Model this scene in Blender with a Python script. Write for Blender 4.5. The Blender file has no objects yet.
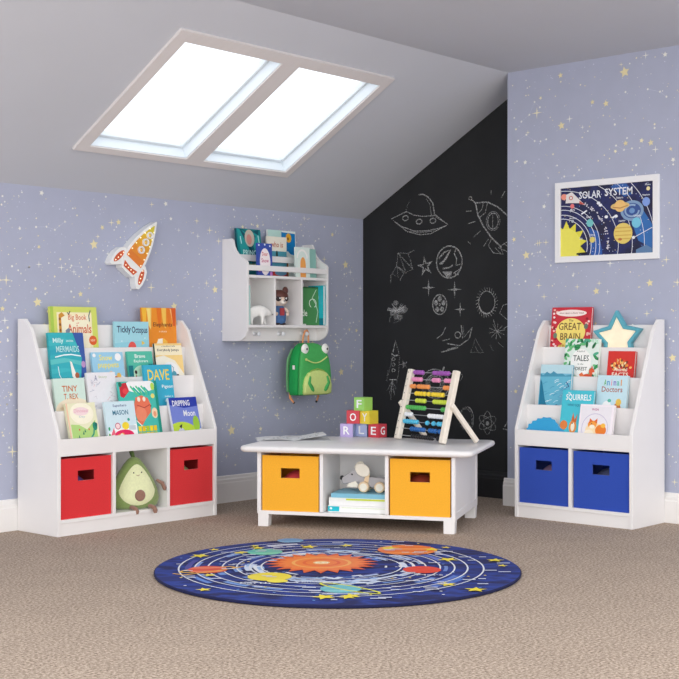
import bpy, math, random
from mathutils import Matrix, Vector
PI = math.pi
COL = bpy.context.scene.collection
random.seed(7)

# ------------------------------------------------------------------ materials
def lin(c):
    c = c / 255.0
    return c / 12.92 if c <= 0.04045 else ((c + 0.055) / 1.055) ** 2.4
_m = {}
def mat(rgb, rough=0.55, var=0.05, scale=30.0, bump=0.0, metal=0.0, emit=0.0, sheen=0.0, spec=0.4, name=None):
    key = (tuple(rgb), rough, var, scale, bump, metal, emit, sheen)
    if key in _m: return _m[key]
    m = bpy.data.materials.new(name or 'mat_%d_%d_%d' % tuple(rgb))
    m.use_nodes = True
    nt = m.node_tree; b = nt.nodes['Principled BSDF']
    c = [lin(v) for v in rgb]
    tc = nt.nodes.new('ShaderNodeTexCoord')
    nz = nt.nodes.new('ShaderNodeTexNoise'); nz.inputs['Scale'].default_value = scale; nz.inputs['Detail'].default_value = 4
    nt.links.new(tc.outputs['Object'], nz.inputs['Vector'])
    rp = nt.nodes.new('ShaderNodeValToRGB')
    rp.color_ramp.elements[0].position = 0.3; rp.color_ramp.elements[1].position = 0.7
    rp.color_ramp.elements[0].color = tuple(x * (1 - var) for x in c) + (1,)
    rp.color_ramp.elements[1].color = tuple(min(1, x * (1 + var)) for x in c) + (1,)
    nt.links.new(nz.outputs['Fac'], rp.inputs['Fac'])
    nt.links.new(rp.outputs['Color'], b.inputs['Base Color'])
    b.inputs['Roughness'].default_value = rough
    b.inputs['Metallic'].default_value = metal
    b.inputs['Specular IOR Level'].default_value = spec
    if sheen: b.inputs['Sheen Weight'].default_value = sheen
    if bump:
        bp = nt.nodes.new('ShaderNodeBump'); bp.inputs['Strength'].default_value = bump; bp.inputs['Distance'].default_value = 0.002
        nt.links.new(nz.outputs['Fac'], bp.inputs['Height']); nt.links.new(bp.outputs['Normal'], b.inputs['Normal'])
    if emit:
        nt.links.new(rp.outputs['Color'], b.inputs['Emission Color']); b.inputs['Emission Strength'].default_value = emit
    _m[key] = m
    return m
def ink(rgb): return mat(rgb, 0.45, 0.02, 60)

def carpet_mat():
    m = bpy.data.materials.new('carpet'); m.use_nodes = True
    nt = m.node_tree; b = nt.nodes['Principled BSDF']; N = nt.nodes; L = nt.links
    tc = N.new('ShaderNodeTexCoord')
    n1 = N.new('ShaderNodeTexNoise'); n1.inputs['Scale'].default_value = 115; n1.inputs['Detail'].default_value = 4; n1.inputs['Roughness'].default_value = 0.75
    n2 = N.new('ShaderNodeTexNoise'); n2.inputs['Scale'].default_value = 6; n2.inputs['Detail'].default_value = 3
    for n in (n1, n2): L.new(tc.outputs['Object'], n.inputs['Vector'])
    r = N.new('ShaderNodeValToRGB'); e = r.color_ramp.elements
    e[0].position = 0.36; e[0].color = (lin(124), lin(107), lin(92), 1)
    e[1].position = 0.63; e[1].color = (lin(214), lin(195), lin(178), 1)
    L.new(n1.outputs['Fac'], r.inputs['Fac'])
    r2 = N.new('ShaderNodeValToRGB'); f = r2.color_ramp.elements
    f[0].position = 0.3; f[0].color = (0.92, 0.92, 0.92, 1); f[1].position = 0.7; f[1].color = (1, 1, 1, 1)
    L.new(n2.outputs['Fac'], r2.inputs['Fac'])
    mx = N.new('ShaderNodeMix'); mx.data_type = 'RGBA'; mx.blend_type = 'MULTIPLY'; mx.inputs[0].default_value = 1
    L.new(r.outputs['Color'], mx.inputs[6]); L.new(r2.outputs['Color'], mx.inputs[7])
    L.new(mx.outputs[2], b.inputs['Base Color'])
    b.inputs['Roughness'].default_value = 0.95; b.inputs['Specular IOR Level'].default_value = 0.1
    bp = N.new('ShaderNodeBump'); bp.inputs['Strength'].default_value = 0.7; bp.inputs['Distance'].default_value = 0.006
    L.new(n1.outputs['Fac'], bp.inputs['Height']); L.new(bp.outputs['Normal'], b.inputs['Normal'])
    return m

def ramp_mat(name, stops, scale, detail=4, rough=0.9, vec=None, distortion=0.0):
    m = bpy.data.materials.new(name); m.use_nodes = True
    nt = m.node_tree; b = nt.nodes['Principled BSDF']; N = nt.nodes; L = nt.links
    tc = N.new('ShaderNodeTexCoord'); mp = N.new('ShaderNodeMapping')
    if vec: mp.inputs['Scale'].default_value = vec
    n1 = N.new('ShaderNodeTexNoise'); n1.inputs['Scale'].default_value = scale; n1.inputs['Detail'].default_value = detail
    n1.inputs['Distortion'].default_value = distortion
    L.new(tc.outputs['Object'], mp.inputs['Vector']); L.new(mp.outputs['Vector'], n1.inputs['Vector'])
    r = N.new('ShaderNodeValToRGB'); cr = r.color_ramp
    while len(cr.elements) < len(stops): cr.elements.new(0.5)
    for el, (p, c) in zip(cr.elements, stops):
        el.position = p; el.color = (lin(c[0]), lin(c[1]), lin(c[2]), 1)
    L.new(n1.outputs['Fac'], r.inputs['Fac']); L.new(r.outputs['Color'], b.inputs['Base Color'])
    b.inputs['Roughness'].default_value = rough
    return m

def chalk_mat(name, lo, hi):
    # chalk: broken powdery coverage
    m = bpy.data.materials.new(name); m.use_nodes = True
    nt = m.node_tree; b = nt.nodes['Principled BSDF']; N = nt.nodes; L = nt.links
    b.inputs['Base Color'].default_value = (0.75, 0.75, 0.75, 1); b.inputs['Roughness'].default_value = 1
    tc = N.new('ShaderNodeTexCoord'); n1 = N.new('ShaderNodeTexNoise'); n1.inputs['Scale'].default_value = 160; n1.inputs['Detail'].default_value = 3
    L.new(tc.outputs['Object'], n1.inputs['Vector'])
    mr = N.new('ShaderNodeMapRange'); mr.inputs[1].default_value = 0.35; mr.inputs[2].default_value = 0.65
    mr.inputs[3].default_value = lo; mr.inputs[4].default_value = hi
    L.new(n1.outputs['Fac'], mr.inputs[0]); L.new(mr.outputs[0], b.inputs['Alpha'])
    return m

def glass_mat():
    m = bpy.data.materials.new('pane_glass'); m.use_nodes = True
    nt = m.node_tree; N = nt.nodes; L = nt.links
    for n in list(N): N.remove(n)
    o = N.new('ShaderNodeOutputMaterial'); t = N.new('ShaderNodeBsdfTransparent'); g = N.new('ShaderNodeBsdfGlossy')
    g.inputs['Roughness'].default_value = 0.02; t.inputs['Color'].default_value = (0.96, 0.98, 1, 1)
    mx = N.new('ShaderNodeMixShader'); mx.inputs[0].default_value = 0.03
    L.new(t.outputs[0], mx.inputs[1]); L.new(g.outputs[0], mx.inputs[2]); L.new(mx.outputs[0], o.inputs['Surface'])
    return m

WHITE = mat((239, 236, 235), 0.38, 0.012, 8, name='white_lacquer')
WHITE_TRIM = mat((238, 235, 233), 0.45, 0.015, 5, name='white_trim_paint')
CEIL = mat((204, 207, 215), 0.9, 0.012, 3, bump=0.05, name='ceiling_paint')
WALLP = mat((175, 180, 201), 0.85, 0.02, 14, bump=0.04, name='star_wallpaper')
BLACKB = mat((36, 37, 39), 0.8, 0.16, 4, name='chalkboard_paint')
BLACKTRIM = mat((34, 35, 37), 0.5, 0.05, 4, name='black_trim_paint')
SK_TRIM = mat((226, 221, 220), 0.5, 0.02, 5, name='skylight_trim_paint')
REVEAL = mat((226, 234, 240), 0.5, 0.02, 5, name='skylight_reveal_paint')  # white lining and frame, with the sky's bluish light put into the colour
WOOD = mat((238, 228, 213), 0.5, 0.06, 40, name='pale_beech')
PAPER = mat((240, 238, 232), 0.8, 0.02, 100, name='paper')
CHALK = chalk_mat('chalk', 0.12, 0.55)
CHALKT = chalk_mat('faint_chalk', 0.04, 0.3)

# ------------------------------------------------------------------ mesh builder
class MB:
    def __init__(s, M=None):
        s.v = []; s.f = []; s.mi = []; s.mats = []; s.M = M
    def _m(s, m):
        if m not in s.mats: s.mats.append(m)
        return s.mats.index(m)
    def add(s, vs, fs, m):
        o = len(s.v); k = s._m(m)
        for p in vs:
            p = Vector(p)
            if s.M is not None: p = s.M @ p
            s.v.append(tuple(p))
        for f in fs:
            s.f.append(tuple(i + o for i in f)); s.mi.append(k)
        return s
    def box(s, x0, x1, y0, y1, z0, z1, m):
        if x0 > x1: x0, x1 = x1, x0
        if y0 > y1: y0, y1 = y1, y0
        if z0 > z1: z0, z1 = z1, z0
        v = [(x, y, z) for z in (z0, z1) for y in (y0, y1) for x in (x0, x1)]
        return s.add(v, [(0, 2, 3, 1), (4, 5, 7, 6), (0, 1, 5, 4), (2, 6, 7, 3), (0, 4, 6, 2), (1, 3, 7, 5)], m)
    def prism(s, poly, ax, a0, a1, m):
        # poly in the two other axes, extruded along ax
        n = len(poly)
        ar = sum(poly[i][0] * poly[(i + 1) % n][1] - poly[(i + 1) % n][0] * poly[i][1] for i in range(n))
        if ar < 0: poly = poly[::-1]
        def P(a, b, c): return {0: (c, a, b), 1: (b, c, a), 2: (a, b, c)}[ax]
        # 0: (y,z) 1: (z,x) 2: (x,y)  all right-handed with ax
        lo, hi = min(a0, a1), max(a0, a1)
        v = [P(p[0], p[1], lo) for p in poly] + [P(p[0], p[1], hi) for p in poly]
        f = [tuple(range(n))[::-1], tuple(range(n, 2 * n))] + [(i, (i + 1) % n, n + (i + 1) % n, n + i) for i in range(n)]
        return s.add(v, f, m)
    def sphere(s, c, r, m, seg=20, rings=12):
        if not isinstance(r, (tuple, list)): r = (r, r, r)
        v = [(c[0], c[1], c[2] - r[2])]
        for i in range(1, rings):
            t = PI * i / rings - PI / 2
            for j in range(seg):
                a = 2 * PI * j / seg
                v.append((c[0] + r[0] * math.cos(t) * math.cos(a), c[1] + r[1] * math.cos(t) * math.sin(a), c[2] + r[2] * math.sin(t)))
        v.append((c[0], c[1], c[2] + r[2]))
        f = [(0, 1 + (j + 1) % seg, 1 + j) for j in range(seg)]
        for i in range(rings - 2):
            for j in range(seg):
                a = 1 + i * seg; b = a + seg
                f.append((a + j, a + (j + 1) % seg, b + (j + 1) % seg, b + j))
        t = len(v) - 1; a = 1 + (rings - 2) * seg
        f += [(a + j, a + (j + 1) % seg, t) for j in range(seg)]
        return s.add(v, f, m)
    def lathe(s, prof, m, c=(0, 0, 0), ax=2, seg=24, caps=True):
        v = []; n = len(prof)
        for r, h in prof:
            for j in range(seg):
                a = 2 * PI * j / seg; p = (r * math.cos(a), r * math.sin(a), h)
                p = {2: p, 0: (p[2], p[0], p[1]), 1: (p[1], p[2], p[0])}[ax]
                v.append((p[0] + c[0], p[1] + c[1], p[2] + c[2]))
        f = [(i * seg + j, i * seg + (j + 1) % seg, (i + 1) * seg + (j + 1) % seg, (i + 1) * seg + j) for i in range(n - 1) for j in range(seg)]
        if caps: f += [tuple(range(seg))[::-1], tuple(range((n - 1) * seg, n * seg))]
        return s.add(v, f, m)
    def tube(s, pts, r, m, seg=8, squash=1.0):
        pts = [Vector(p) for p in pts]; v = []; n = len(pts); up = None
        for i, p in enumerate(pts):
            d = (pts[min(i + 1, n - 1)] - pts[max(i - 1, 0)]).normalized()
            if up is None:
                up = Vector((0, 0, 1)) if abs(d.z) < 0.9 else Vector((0, 1, 0))
            a = d.cross(up).normalized(); b = a.cross(d).normalized(); up = b
            rr = r[i] if isinstance(r, (list, tuple)) else r
            for j in range(seg):
                t = 2 * PI * j / seg
                v.append(p + a * rr * math.cos(t) + b * rr * squash * math.sin(t))
        f = [(i * seg + j, i * seg + (j + 1) % seg, (i + 1) * seg + (j + 1) % seg, (i + 1) * seg + j) for i in range(n - 1) for j in range(seg)]
        f = [q[::-1] for q in f]
        f += [tuple(range(seg)), tuple(range((n - 1) * seg, n * seg))[::-1]]
        return s.add(v, f, m)
    def loft(s, rings, m, caps=True):
        n = len(rings[0]); v = [p for r in rings for p in r]
        f = [(i * n + j, i * n + (j + 1) % n, (i + 1) * n + (j + 1) % n, (i + 1) * n + j) for i in range(len(rings) - 1) for j in range(n)]
        if caps: f += [tuple(range(n))[::-1], tuple(range((len(rings) - 1) * n, len(rings) * n))]
        return s.add(v, f, m)
    def build(s, name, parent=None, smooth=False, bevel=0.0, loc=None, rot=None):
        me = bpy.data.meshes.new(name)
        me.from_pydata(s.v, [], s.f)
        for m in s.mats: me.materials.append(m)
        me.polygons.foreach_set('material_index', s.mi)
        if smooth:
            me.polygons.foreach_set('use_smooth', [True] * len(me.polygons))
            me.update(); me.set_sharp_from_angle(angle=math.radians(45))
        me.update()
        o = bpy.data.objects.new(name, me); COL.objects.link(o)
        if parent: o.parent = parent
        if loc: o.location = loc
        if rot: o.rotation_euler = rot
        if bevel:
            b = o.modifiers.new('bevel', 'BEVEL'); b.width = bevel; b.segments = 2; b.limit_method = 'ANGLE'; b.angle_limit = math.radians(50)
        return o

def thing(name, label, cat, loc=(0, 0, 0), rot=(0, 0, 0), group=None):
    o = bpy.data.objects.new(name, None); COL.objects.link(o)
    o.empty_display_size = 0.05
    o.location = loc; o.rotation_euler = rot if isinstance(rot, (tuple, list)) else (0, 0, rot)
    return tag(o, label, cat, group)
def tag(o, label, cat, group=None):
    o['label'] = label; o['category'] = cat
    if group: o['group'] = group
    return o
def struct(o):
    o['kind'] = 'structure'; return o

# ------------------------------------------------------------------ flat art: shapes in 2-D laid on a surface
def clip_poly(p, x0, y0, x1, y1):
    for ax, lim, sg in ((0, x0, 1), (0, x1, -1), (1, y0, 1), (1, y1, -1)):
        q = []
        for i in range(len(p)):
            a, b = p[i - 1], p[i]
            ia = (a[ax] - lim) * sg >= 0; ib = (b[ax] - lim) * sg >= 0
            if ia != ib:
                t = (lim - a[ax]) / (b[ax] - a[ax]); q.append((a[0] + (b[0] - a[0]) * t, a[1] + (b[1] - a[1]) * t))
            if ib: q.append(b)
        p = q
        if len(p) < 3: return []
    return p
_txt = {}
def text_mesh(s):
    if s in _txt: return _txt[s]
    cu = bpy.data.curves.new('t', 'FONT'); cu.body = s; cu.resolution_u = 2; cu.align_x = 'LEFT'; cu.offset = 0.014
    ob = bpy.data.objects.new('t', cu); COL.objects.link(ob)
    dg = bpy.context.evaluated_depsgraph_get(); me = bpy.data.meshes.new_from_object(ob.evaluated_get(dg))
    v = [(a.co.x, a.co.y) for a in me.vertices]; f = [tuple(p.vertices) for p in me.polygons]
    bpy.data.objects.remove(ob); bpy.data.curves.remove(cu); bpy.data.meshes.remove(me)
    x0 = min(a[0] for a in v); x1 = max(a[0] for a in v); y0 = min(a[1] for a in v); y1 = max(a[1] for a in v)
    v = [((a[0] - x0) / (x1 - x0), (a[1] - y0) / (y1 - y0)) for a in v]
    _txt[s] = (v, f); return _txt[s]
def ell(cx, cy, rx, ry=None, n=28, a0=0, rot=0):
    ry = rx if ry is None else ry
    c, s_ = math.cos(rot), math.sin(rot)
    return [(cx + rx * math.cos(a0 + 2 * PI * i / n) * c - ry * math.sin(a0 + 2 * PI * i / n) * s_,
             cy + rx * math.cos(a0 + 2 * PI * i / n) * s_ + ry * math.sin(a0 + 2 * PI * i / n) * c) for i in range(n)]
def starp(cx, cy, r, n=5, inner=0.45, rot=PI / 2):
    return [(cx + (r if k % 2 == 0 else r * inner) * math.cos(rot + PI * k / n), cy + (r if k % 2 == 0 else r * inner) * math.sin(rot + PI * k / n)) for k in range(2 * n)]
def stroke(pts, w, closed=False):
    out = []; n = len(pts); m = n if closed else n - 1
    L = []; 
    for i in range(n):
        a = pts[(i - 1) % n] if (closed or i > 0) else pts[i]
        b = pts[(i + 1) % n] if (closed or i < n - 1) else pts[i]
        dx, dy = b[0] - a[0], b[1] - a[1]; l = math.hypot(dx, dy) or 1
        L.append((-dy / l * w / 2, dx / l * w / 2))
    for i in range(m):
        j = (i + 1) % n
        out.append([(pts[i][0] + L[i][0], pts[i][1] + L[i][1]), (pts[i][0] - L[i][0], pts[i][1] - L[i][1]),
                    (pts[j][0] - L[j][0], pts[j][1] - L[j][1]), (pts[j][0] + L[j][0], pts[j][1] + L[j][1])])
    return out
def arc(cx, cy, r, a0, a1, n=16, ry=None):
    ry = ry or r
    return [(cx + r * math.cos(math.radians(a0 + (a1 - a0) * i / n)), cy + ry * math.sin(math.radians(a0 + (a1 - a0) * i / n))) for i in range(n + 1)]
class Art:
    """shapes on a plane; P(a,b,h) maps art coordinates and a lift h to 3-D; t runs down from the top edge"""
    def __init__(s, mb, P, rect, lift=0.0004, step=0.000025, flip=True):
        s.mb = mb; s.P = P; s.rect = rect; s.h = lift; s.step = step; s.top = rect[3]; s.flip = flip
    def _y(s, t): return s.top - t if s.flip else t
    def _put(s, poly, m, clip=True):
        if clip: poly = clip_poly(poly, *s.rect)
        if len(poly) < 3: return
        n = len(poly); ar = sum(poly[i][0] * poly[(i + 1) % n][1] - poly[(i + 1) % n][0] * poly[i][1] for i in range(n))
        if ar < 0: poly = poly[::-1]
        s.mb.add([s.P(a, b, s.h) for a, b in poly], [tuple(range(n))], m)
    def _c(s, c): return ink(c) if isinstance(c, tuple) else c
    def next(s): s.h += s.step
    def r(s, x0, t0, x1, t1, c): s._put([(x0, s._y(t0)), (x1, s._y(t0)), (x1, s._y(t1)), (x0, s._y(t1))], s._c(c)); s.next()
    def p(s, pts, c): s._put([(a, s._y(b)) for a, b in pts], s._c(c)); s.next()
    def e(s, x, t, rx, ry, c, rot=0): s._put(ell(x, s._y(t), rx, ry, rot=rot), s._c(c)); s.next()
    def s_(s, x, t, r, c, n=5, inner=0.45, rot=PI / 2): s._put(starp(x, s._y(t), r, n, inner, rot), s._c(c)); s.next()
    def l(s, pts, w, c, closed=False):
        for q in stroke([(a, s._y(b)) for a, b in pts], w, closed): s._put(q, s._c(c))
        s.next()
    def t(s, txt, cx, ct, w, h, c):
        v, f = text_mesh(txt); m = s._c(c); y = s._y(ct)
        s.mb.add([s.P(cx - w / 2 + a * w, y - h / 2 + b * h, s.h) for a, b in v], f, m); s.next()

# ------------------------------------------------------------------ camera, light, world
CAM = (-5.363185, -4.638789, 0.82)
YAW = math.radians(41.90121 - 90)
cd = bpy.data.cameras.new('camera'); cam = bpy.data.objects.new('camera', cd); COL.objects.link(cam)
cam.location = CAM; cam.rotation_euler = (PI / 2, 0, YAW)
cd.sensor_width = 36; cd.lens = 1290.0 / 679 * 36; cd.shift_y = -4.5 / 679
bpy.context.scene.camera = cam
sc = bpy.context.scene
sc.view_settings.view_transform = 'Standard'; sc.view_settings.look = 'None'; sc.view_settings.gamma = 1
sc.view_settings.exposure = 0.43
try: sc.view_settings.use_curve_mapping = False
except Exception: pass
w = bpy.data.worlds.new('sky'); sc.world = w; w.use_nodes = True
nt = w.node_tree; bg = nt.nodes['Background']
tc = nt.nodes.new('ShaderNodeTexCoord'); nz = nt.nodes.new('ShaderNodeTexNoise'); nz.inputs['Scale'].default_value = 3; nz.inputs['Detail'].default_value = 5
rp = nt.nodes.new('ShaderNodeValToRGB'); rp.color_ramp.elements[0].position = 0.35; rp.color_ramp.elements[1].position = 0.65
rp.color_ramp.elements[0].color = (0.95, 0.97, 1.0, 1); rp.color_ramp.elements[1].color = (1, 1, 1, 1)
nt.links.new(tc.outputs['Generated'], nz.inputs['Vector']); nt.links.new(nz.outputs['Fac'], rp.inputs['Fac']); nt.links.new(rp.outputs['Color'], bg.inputs['Color'])
bg.inputs['Strength'].default_value = 1.35

def area(name, loc, target, sx, sy, power, col=(1, 1, 1)):
    l = bpy.data.lights.new(name, 'AREA'); l.shape = 'RECTANGLE'; l.size = sx; l.size_y = sy; l.energy = power; l.color = col
    o = bpy.data.objects.new(name, l); COL.objects.link(o); o.location = loc
    o.rotation_euler = (Vector(target) - Vector(loc)).to_track_quat('-Z', 'Y').to_euler()
    return o
area('window_daylight', (-6.6, -4.2, 1.1), (-1.0, -1.6, 0.95), 2.4, 1.9, 42, (1.0, 0.985, 0.96))  # added area light behind and left of the camera; no window is modelled there
area('patio_door_daylight', (-4.1, -6.9, 1.1), (-1.4, -0.8, 0.95), 2.2, 1.9, 30, (1.0, 0.985, 0.96))  # added area fill from behind the camera, not a known door

# ------------------------------------------------------------------ the room
TAN = 0.571; AL = math.atan(TAN); CA, SA = math.cos(AL), math.sin(AL)
ZK = 1.455; YF = -1.098; ZC = 2.082
m = MB(); m.box(-7, 0.15, -7, 0.15, -0.06, 0, carpet_mat()); struct(m.build('floor'))

def stars_on(art, spots, n_dots, x0, x1, z0f, z1f, seed, nstar, nspark):
    rnd = random.Random(seed)
    gold = mat((234, 222, 176), 0.6, 0.02, 50); pale = mat((236, 236, 228), 0.6, 0.02, 50); cream = mat((242, 234, 200), 0.6, 0.02, 50); dim = mat((206, 210, 226), 0.7, 0.02, 50)
    def dot(x, z, r, mm): art._put(ell(x, z, r, r, 7), mm, False)
    for _ in range(n_dots):
        x = rnd.uniform(x0, x1); z = rnd.uniform(z0f, z1f(x))
        k = rnd.random()
        dot(x, z, 0.0016 + 0.0022 * k * k, rnd.choice((pale, dim, dim, cream, gold)))
    for _ in range(int(n_dots * 0.16)):
        x = rnd.uniform(x0, x1); z = rnd.uniform(z0f, z1f(x)); dot(x, z, rnd.uniform(0.003, 0.0055), rnd.choice((pale, cream, pale)))
    art.next()
    for _ in range(nspark):
        x = rnd.uniform(x0, x1); z = rnd.uniform(z0f, z1f(x)); art._put(starp(x, z, rnd.uniform(0.012, 0.021), 4, 0.16), rnd.choice((pale, cream)), False)
    for _ in range(nstar):
        x = rnd.uniform(x0, x1); z = rnd.uniform(z0f, z1f(x)); art._put(starp(x, z, rnd.uniform(0.008, 0.013), 5, 0.5, rnd.uniform(0, 2)), rnd.choice((cream, gold, pale)), False)
    for _ in range(int(nstar * 0.5)):   # little constellations, dots joined by hair lines
        x = rnd.uniform(x0, x1); z = rnd.uniform(z0f, z1f(x) - 0.05); pts = [(x, z)]
        for k in range(rnd.randint(2, 4)):
            a = rnd.uniform(-1.2, 1.2) + (PI if rnd.random() < 0.5 else 0) * 0
            x += rnd.uniform(0.03, 0.07) * math.cos(a); z += rnd.uniform(0.03, 0.07) * math.sin(a)
            if not (x0 < x < x1 and z0f < z < z1f(x)): break
            pts.append((x, z))
        if len(pts) > 1:
            for q in stroke(pts, 0.0011): art._put(q, dim, False)
            for q in pts: dot(q[0], q[1], 0.005, pale)
    art.next()
    for x, z, r, k in spots:
        art._put(starp(x, z, r, 5 if k == 's' else 4, 0.48 if k == 's' else 0.14, PI / 2 + (0.15 if k == 's' else 0)), gold if k == 's' else cream, False)

m = MB(); m.box(-4.2, 0.15, 0, 0.15, 0, 1.47, WALLP)
A = Art(m, lambda a, b, h: (a, -h, b), (-9, -9, 9, 9), flip=False)
SL = [(-1.827, 1.222, 0.024, 's'), (-2.125, 0.96, 0.022, 's'), (-1.36, 0.955, 0.021, 's'), (-1.9, 1.0, 0.014, 's'), (-1.69, 1.33, 0.015, 's'), (-2.28, 1.05, 0.026, 'k'),
      (-1.5, 1.04, 0.026, 'k'), (-1.73, 1.325, 0.02, 'k'), (-0.99, 0.35, 0.028, 's'), (-0.145, 1.2, 0.024, 's'), (-1.1, 1.04, 0.02, 's'), (-2.25, 0.33, 0.03, 'k'), (-0.3, 0.93, 0.02, 's'), (-0.18, 0.62, 0.022, 's')]
stars_on(A, SL, 2300, -3.6, -0.02, 0.15, lambda x: 1.44, 3, 60, 130)
struct(m.build('wall_back'))

# chalkboard gable wall with the drawings
m = MB(); m.prism([(0.0, 0), (0.0, ZK + 0.02), (YF - 0.1, ZC + 0.06), (YF - 0.1, 0)], 0, 0, 0.15, BLACKB)
A = Art(m, lambda a, b, h: (-h, -a, b), (0, 0, 1.093, 9), flip=False, lift=0.0006, step=0.00001)
def ch(pts, w=0.005, closed=False, mm=None): A.l(pts, w * 0.85, mm or CHALK, closed)
def chell(cx, cy, rx, ry, w=0.005, mm=None, rot=0, n=24): A.l(ell(cx, cy, rx, ry, n, rot=rot), w, mm or CHALK, True)
# flying saucer
ch([(0.305, 1.478), (0.203, 1.446), (0.27, 1.402), (0.36, 1.372), (0.44, 1.368), (0.53, 1.378), (0.582, 1.394), (0.5, 1.45)], 0.006)
ch([(0.225, 1.43), (0.31, 1.372), (0.4, 1.35), (0.47, 1.352), (0.575, 1.39)], 0.005); ch([(0.303, 1.375), (0.4, 1.36), (0.5, 1.366)], 0.003)
ch([(0.303, 1.48), (0.36, 1.456), (0.42, 1.446), (0.497, 1.446)], 0.006)
ch([(0.303, 1.48), (0.315, 1.515), (0.33, 1.535)], 0.004, mm=CHALKT); ch([(0.39, 1.563), (0.42, 1.563), (0.455, 1.545), (0.485, 1.51), (0.497, 1.446)], 0.008)
ch([(0.44, 1.54), (0.465, 1.505), (0.475, 1.448)], 0.004)
for q in ((0.3, 1.444), (0.393, 1.42), (0.485, 1.419)): chell(q[0], q[1], 0.019, 0.013, 0.006)
ch([(0.5, 1.44), (0.565, 1.405)], 0.004)
# big rocket at the edge
ch([(0.733, 1.513), (0.759, 1.494), (0.833, 1.494), (0.9, 1.463), (0.955, 1.418), (1.05, 1.33)], 0.008)
ch([(0.759, 1.494), (0.775, 1.43), (0.81, 1.37), (0.86, 1.31), (0.92, 1.26)], 0.009); chell(0.727, 1.519, 0.009, 0.009, 0.004)
ch([(0.81, 1.494), (0.8, 1.46), (0.775, 1.438)], 0.004); ch([(0.835, 1.493), (0.82, 1.44), (0.785, 1.418)], 0.005)
chell(0.868, 1.395, 0.032, 0.04, 0.005); chell(0.868, 1.395, 0.042, 0.048, 0.003); ch([(0.866, 1.43), (0.866, 1.36)], 0.004)
ch([(0.86, 1.31), (0.84, 1.27), (0.87, 1.235), (0.93, 1.225), (0.91, 1.27)], 0.005); ch([(0.92, 1.27), (0.99, 1.3)], 0.005); ch([(0.9, 1.26), (0.97, 1.23)], 0.004); ch([(0.88, 1.26), (0.92, 1.225)], 0.003); ch([(0.93, 1.28), (0.98, 1.25)], 0.004)
for a, b in (((0.7, 1.455), (0.735, 1.455)), ((0.71, 1.39), (0.76, 1.4)), ((0.75, 1.32), (0.79, 1.35)), ((0.81, 1.27), (0.84, 1.305)), ((0.855, 1.53), (0.857, 1.55)), ((0.92, 1.51), (0.94, 1.54)), ((0.71, 1.3), (0.73, 1.285))): ch([a, b], 0.004)
# starfish, globe, sparkles, cookie planet
A._put(starp(0.435, 1.182, 0.056, 5, 0.34, 1.75), CHALK); A.next()
A._put(starp(0.434, 1.183, 0.028, 5, 0.4, 1.75), BLACKB); A.next()
ch(ell(0.592, 1.199, 0.083, 0.083, 22), 0.008, True)
ch([(0.53, 1.19), (0.57, 1.215), (0.6, 1.262), (0.56, 1.25), (0.525, 1.22)], 0.01); ch([(0.55, 1.165), (0.6, 1.172), (0.615, 1.182)], 0.009)
A.p([(0.545, 1.15), (0.61, 1.15), (0.605, 1.125), (0.578, 1.12)], CHALK); ch([(0.62, 1.14), (0.66, 1.16), (0.65, 1.13), (0.62, 1.14)], 0.006)
ch([(0.635, 1.265), (0.625, 1.24), (0.64, 1.215), (0.635, 1.18), (0.665, 1.185)], 0.007); ch([(0.54, 1.19), (0.555, 1.2), (0.585, 1.24)], 0.012)
for x, z, r in ((0.457, 1.069, 0.046), (0.627, 1.055, 0.046), (0.663, 0.952, 0.038)):
    A._put(starp(x, z, r, 4, 0.16), CHALK); A.next()
ch(ell(0.53, 0.979, 0.046, 0.052, 20), 0.007, True)
for k in range(5):
    A.e(0.53 + 0.026 * math.cos(k * 1.257 + 0.3), 0.979 + 0.03 * math.sin(k * 1.257 + 0.3), 0.013, 0.014, CHALK)
A.e(0.53, 0.979, 0.007, 0.008, CHALK)
# faint pyramid-like kite, cloud, small rocket, small star, saucer ring
for pts in ([(0.25, 1.26), (0.32, 1.255), (0.35, 1.17), (0.29, 1.15), (0.24, 1.19), (0.25, 1.26)], [(0.25, 1.26), (0.35, 1.17)], [(0.26, 1.25), (0.3, 1.16)], [(0.32, 1.255), (0.36, 1.27)], [(0.24, 1.19), (0.2, 1.14), (0.2, 1.1)], [(0.29, 1.15), (0.26, 1.11)], [(0.24, 1.19), (0.31, 1.15)], [(0.24, 1.2), (0.25, 1.13), (0.21, 1.15)]): ch(pts, 0.006, mm=CHALKT)
rr = random.Random(5)
for k in range(14):
    A.e(0.245 + rr.gauss(0, 0.026), 0.955 + rr.gauss(0, 0.017), 0.02, 0.014, CHALKT)
for k in range(16):
    a = rr.uniform(0, PI); ch([(0.245, 0.95), (0.245 + 0.07 * math.cos(a), 0.95 + 0.045 * math.sin(a))], 0.003, mm=CHALK)
ch([(0.2, 0.93), (0.19, 0.89)], 0.004, mm=CHALKT); ch([(0.24, 0.93), (0.22, 0.885), (0.27, 0.9)], 0.004, mm=CHALKT)
ch([(0.232, 0.79), (0.25, 0.74), (0.26, 0.7), (0.255, 0.63), (0.24, 0.56)], 0.004, mm=CHALKT); ch([(0.232, 0.79), (0.212, 0.72), (0.2, 0.66), (0.18, 0.6)], 0.004, mm=CHALKT)
ch([(0.205, 0.72), (0.225, 0.708), (0.252, 0.712)], 0.008); ch([(0.232, 0.785), (0.215, 0.73)], 0.006)
for z in (0.69, 0.66, 0.63): chell(0.218, z, 0.011, 0.008, 0.004)
for a, b in ((0.19, 0.5), (0.2, 0.47), (0.205, 0.52), (0.225, 0.49), (0.235, 0.53), (0.175, 0.52)): ch([(0.21, 0.575), (a, b)], 0.006, mm=CHALKT)
ch([(0.19, 0.58), (0.24, 0.58)], 0.006); ch([(0.18, 0.63), (0.17, 0.57)], 0.005, mm=CHALKT)
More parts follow.
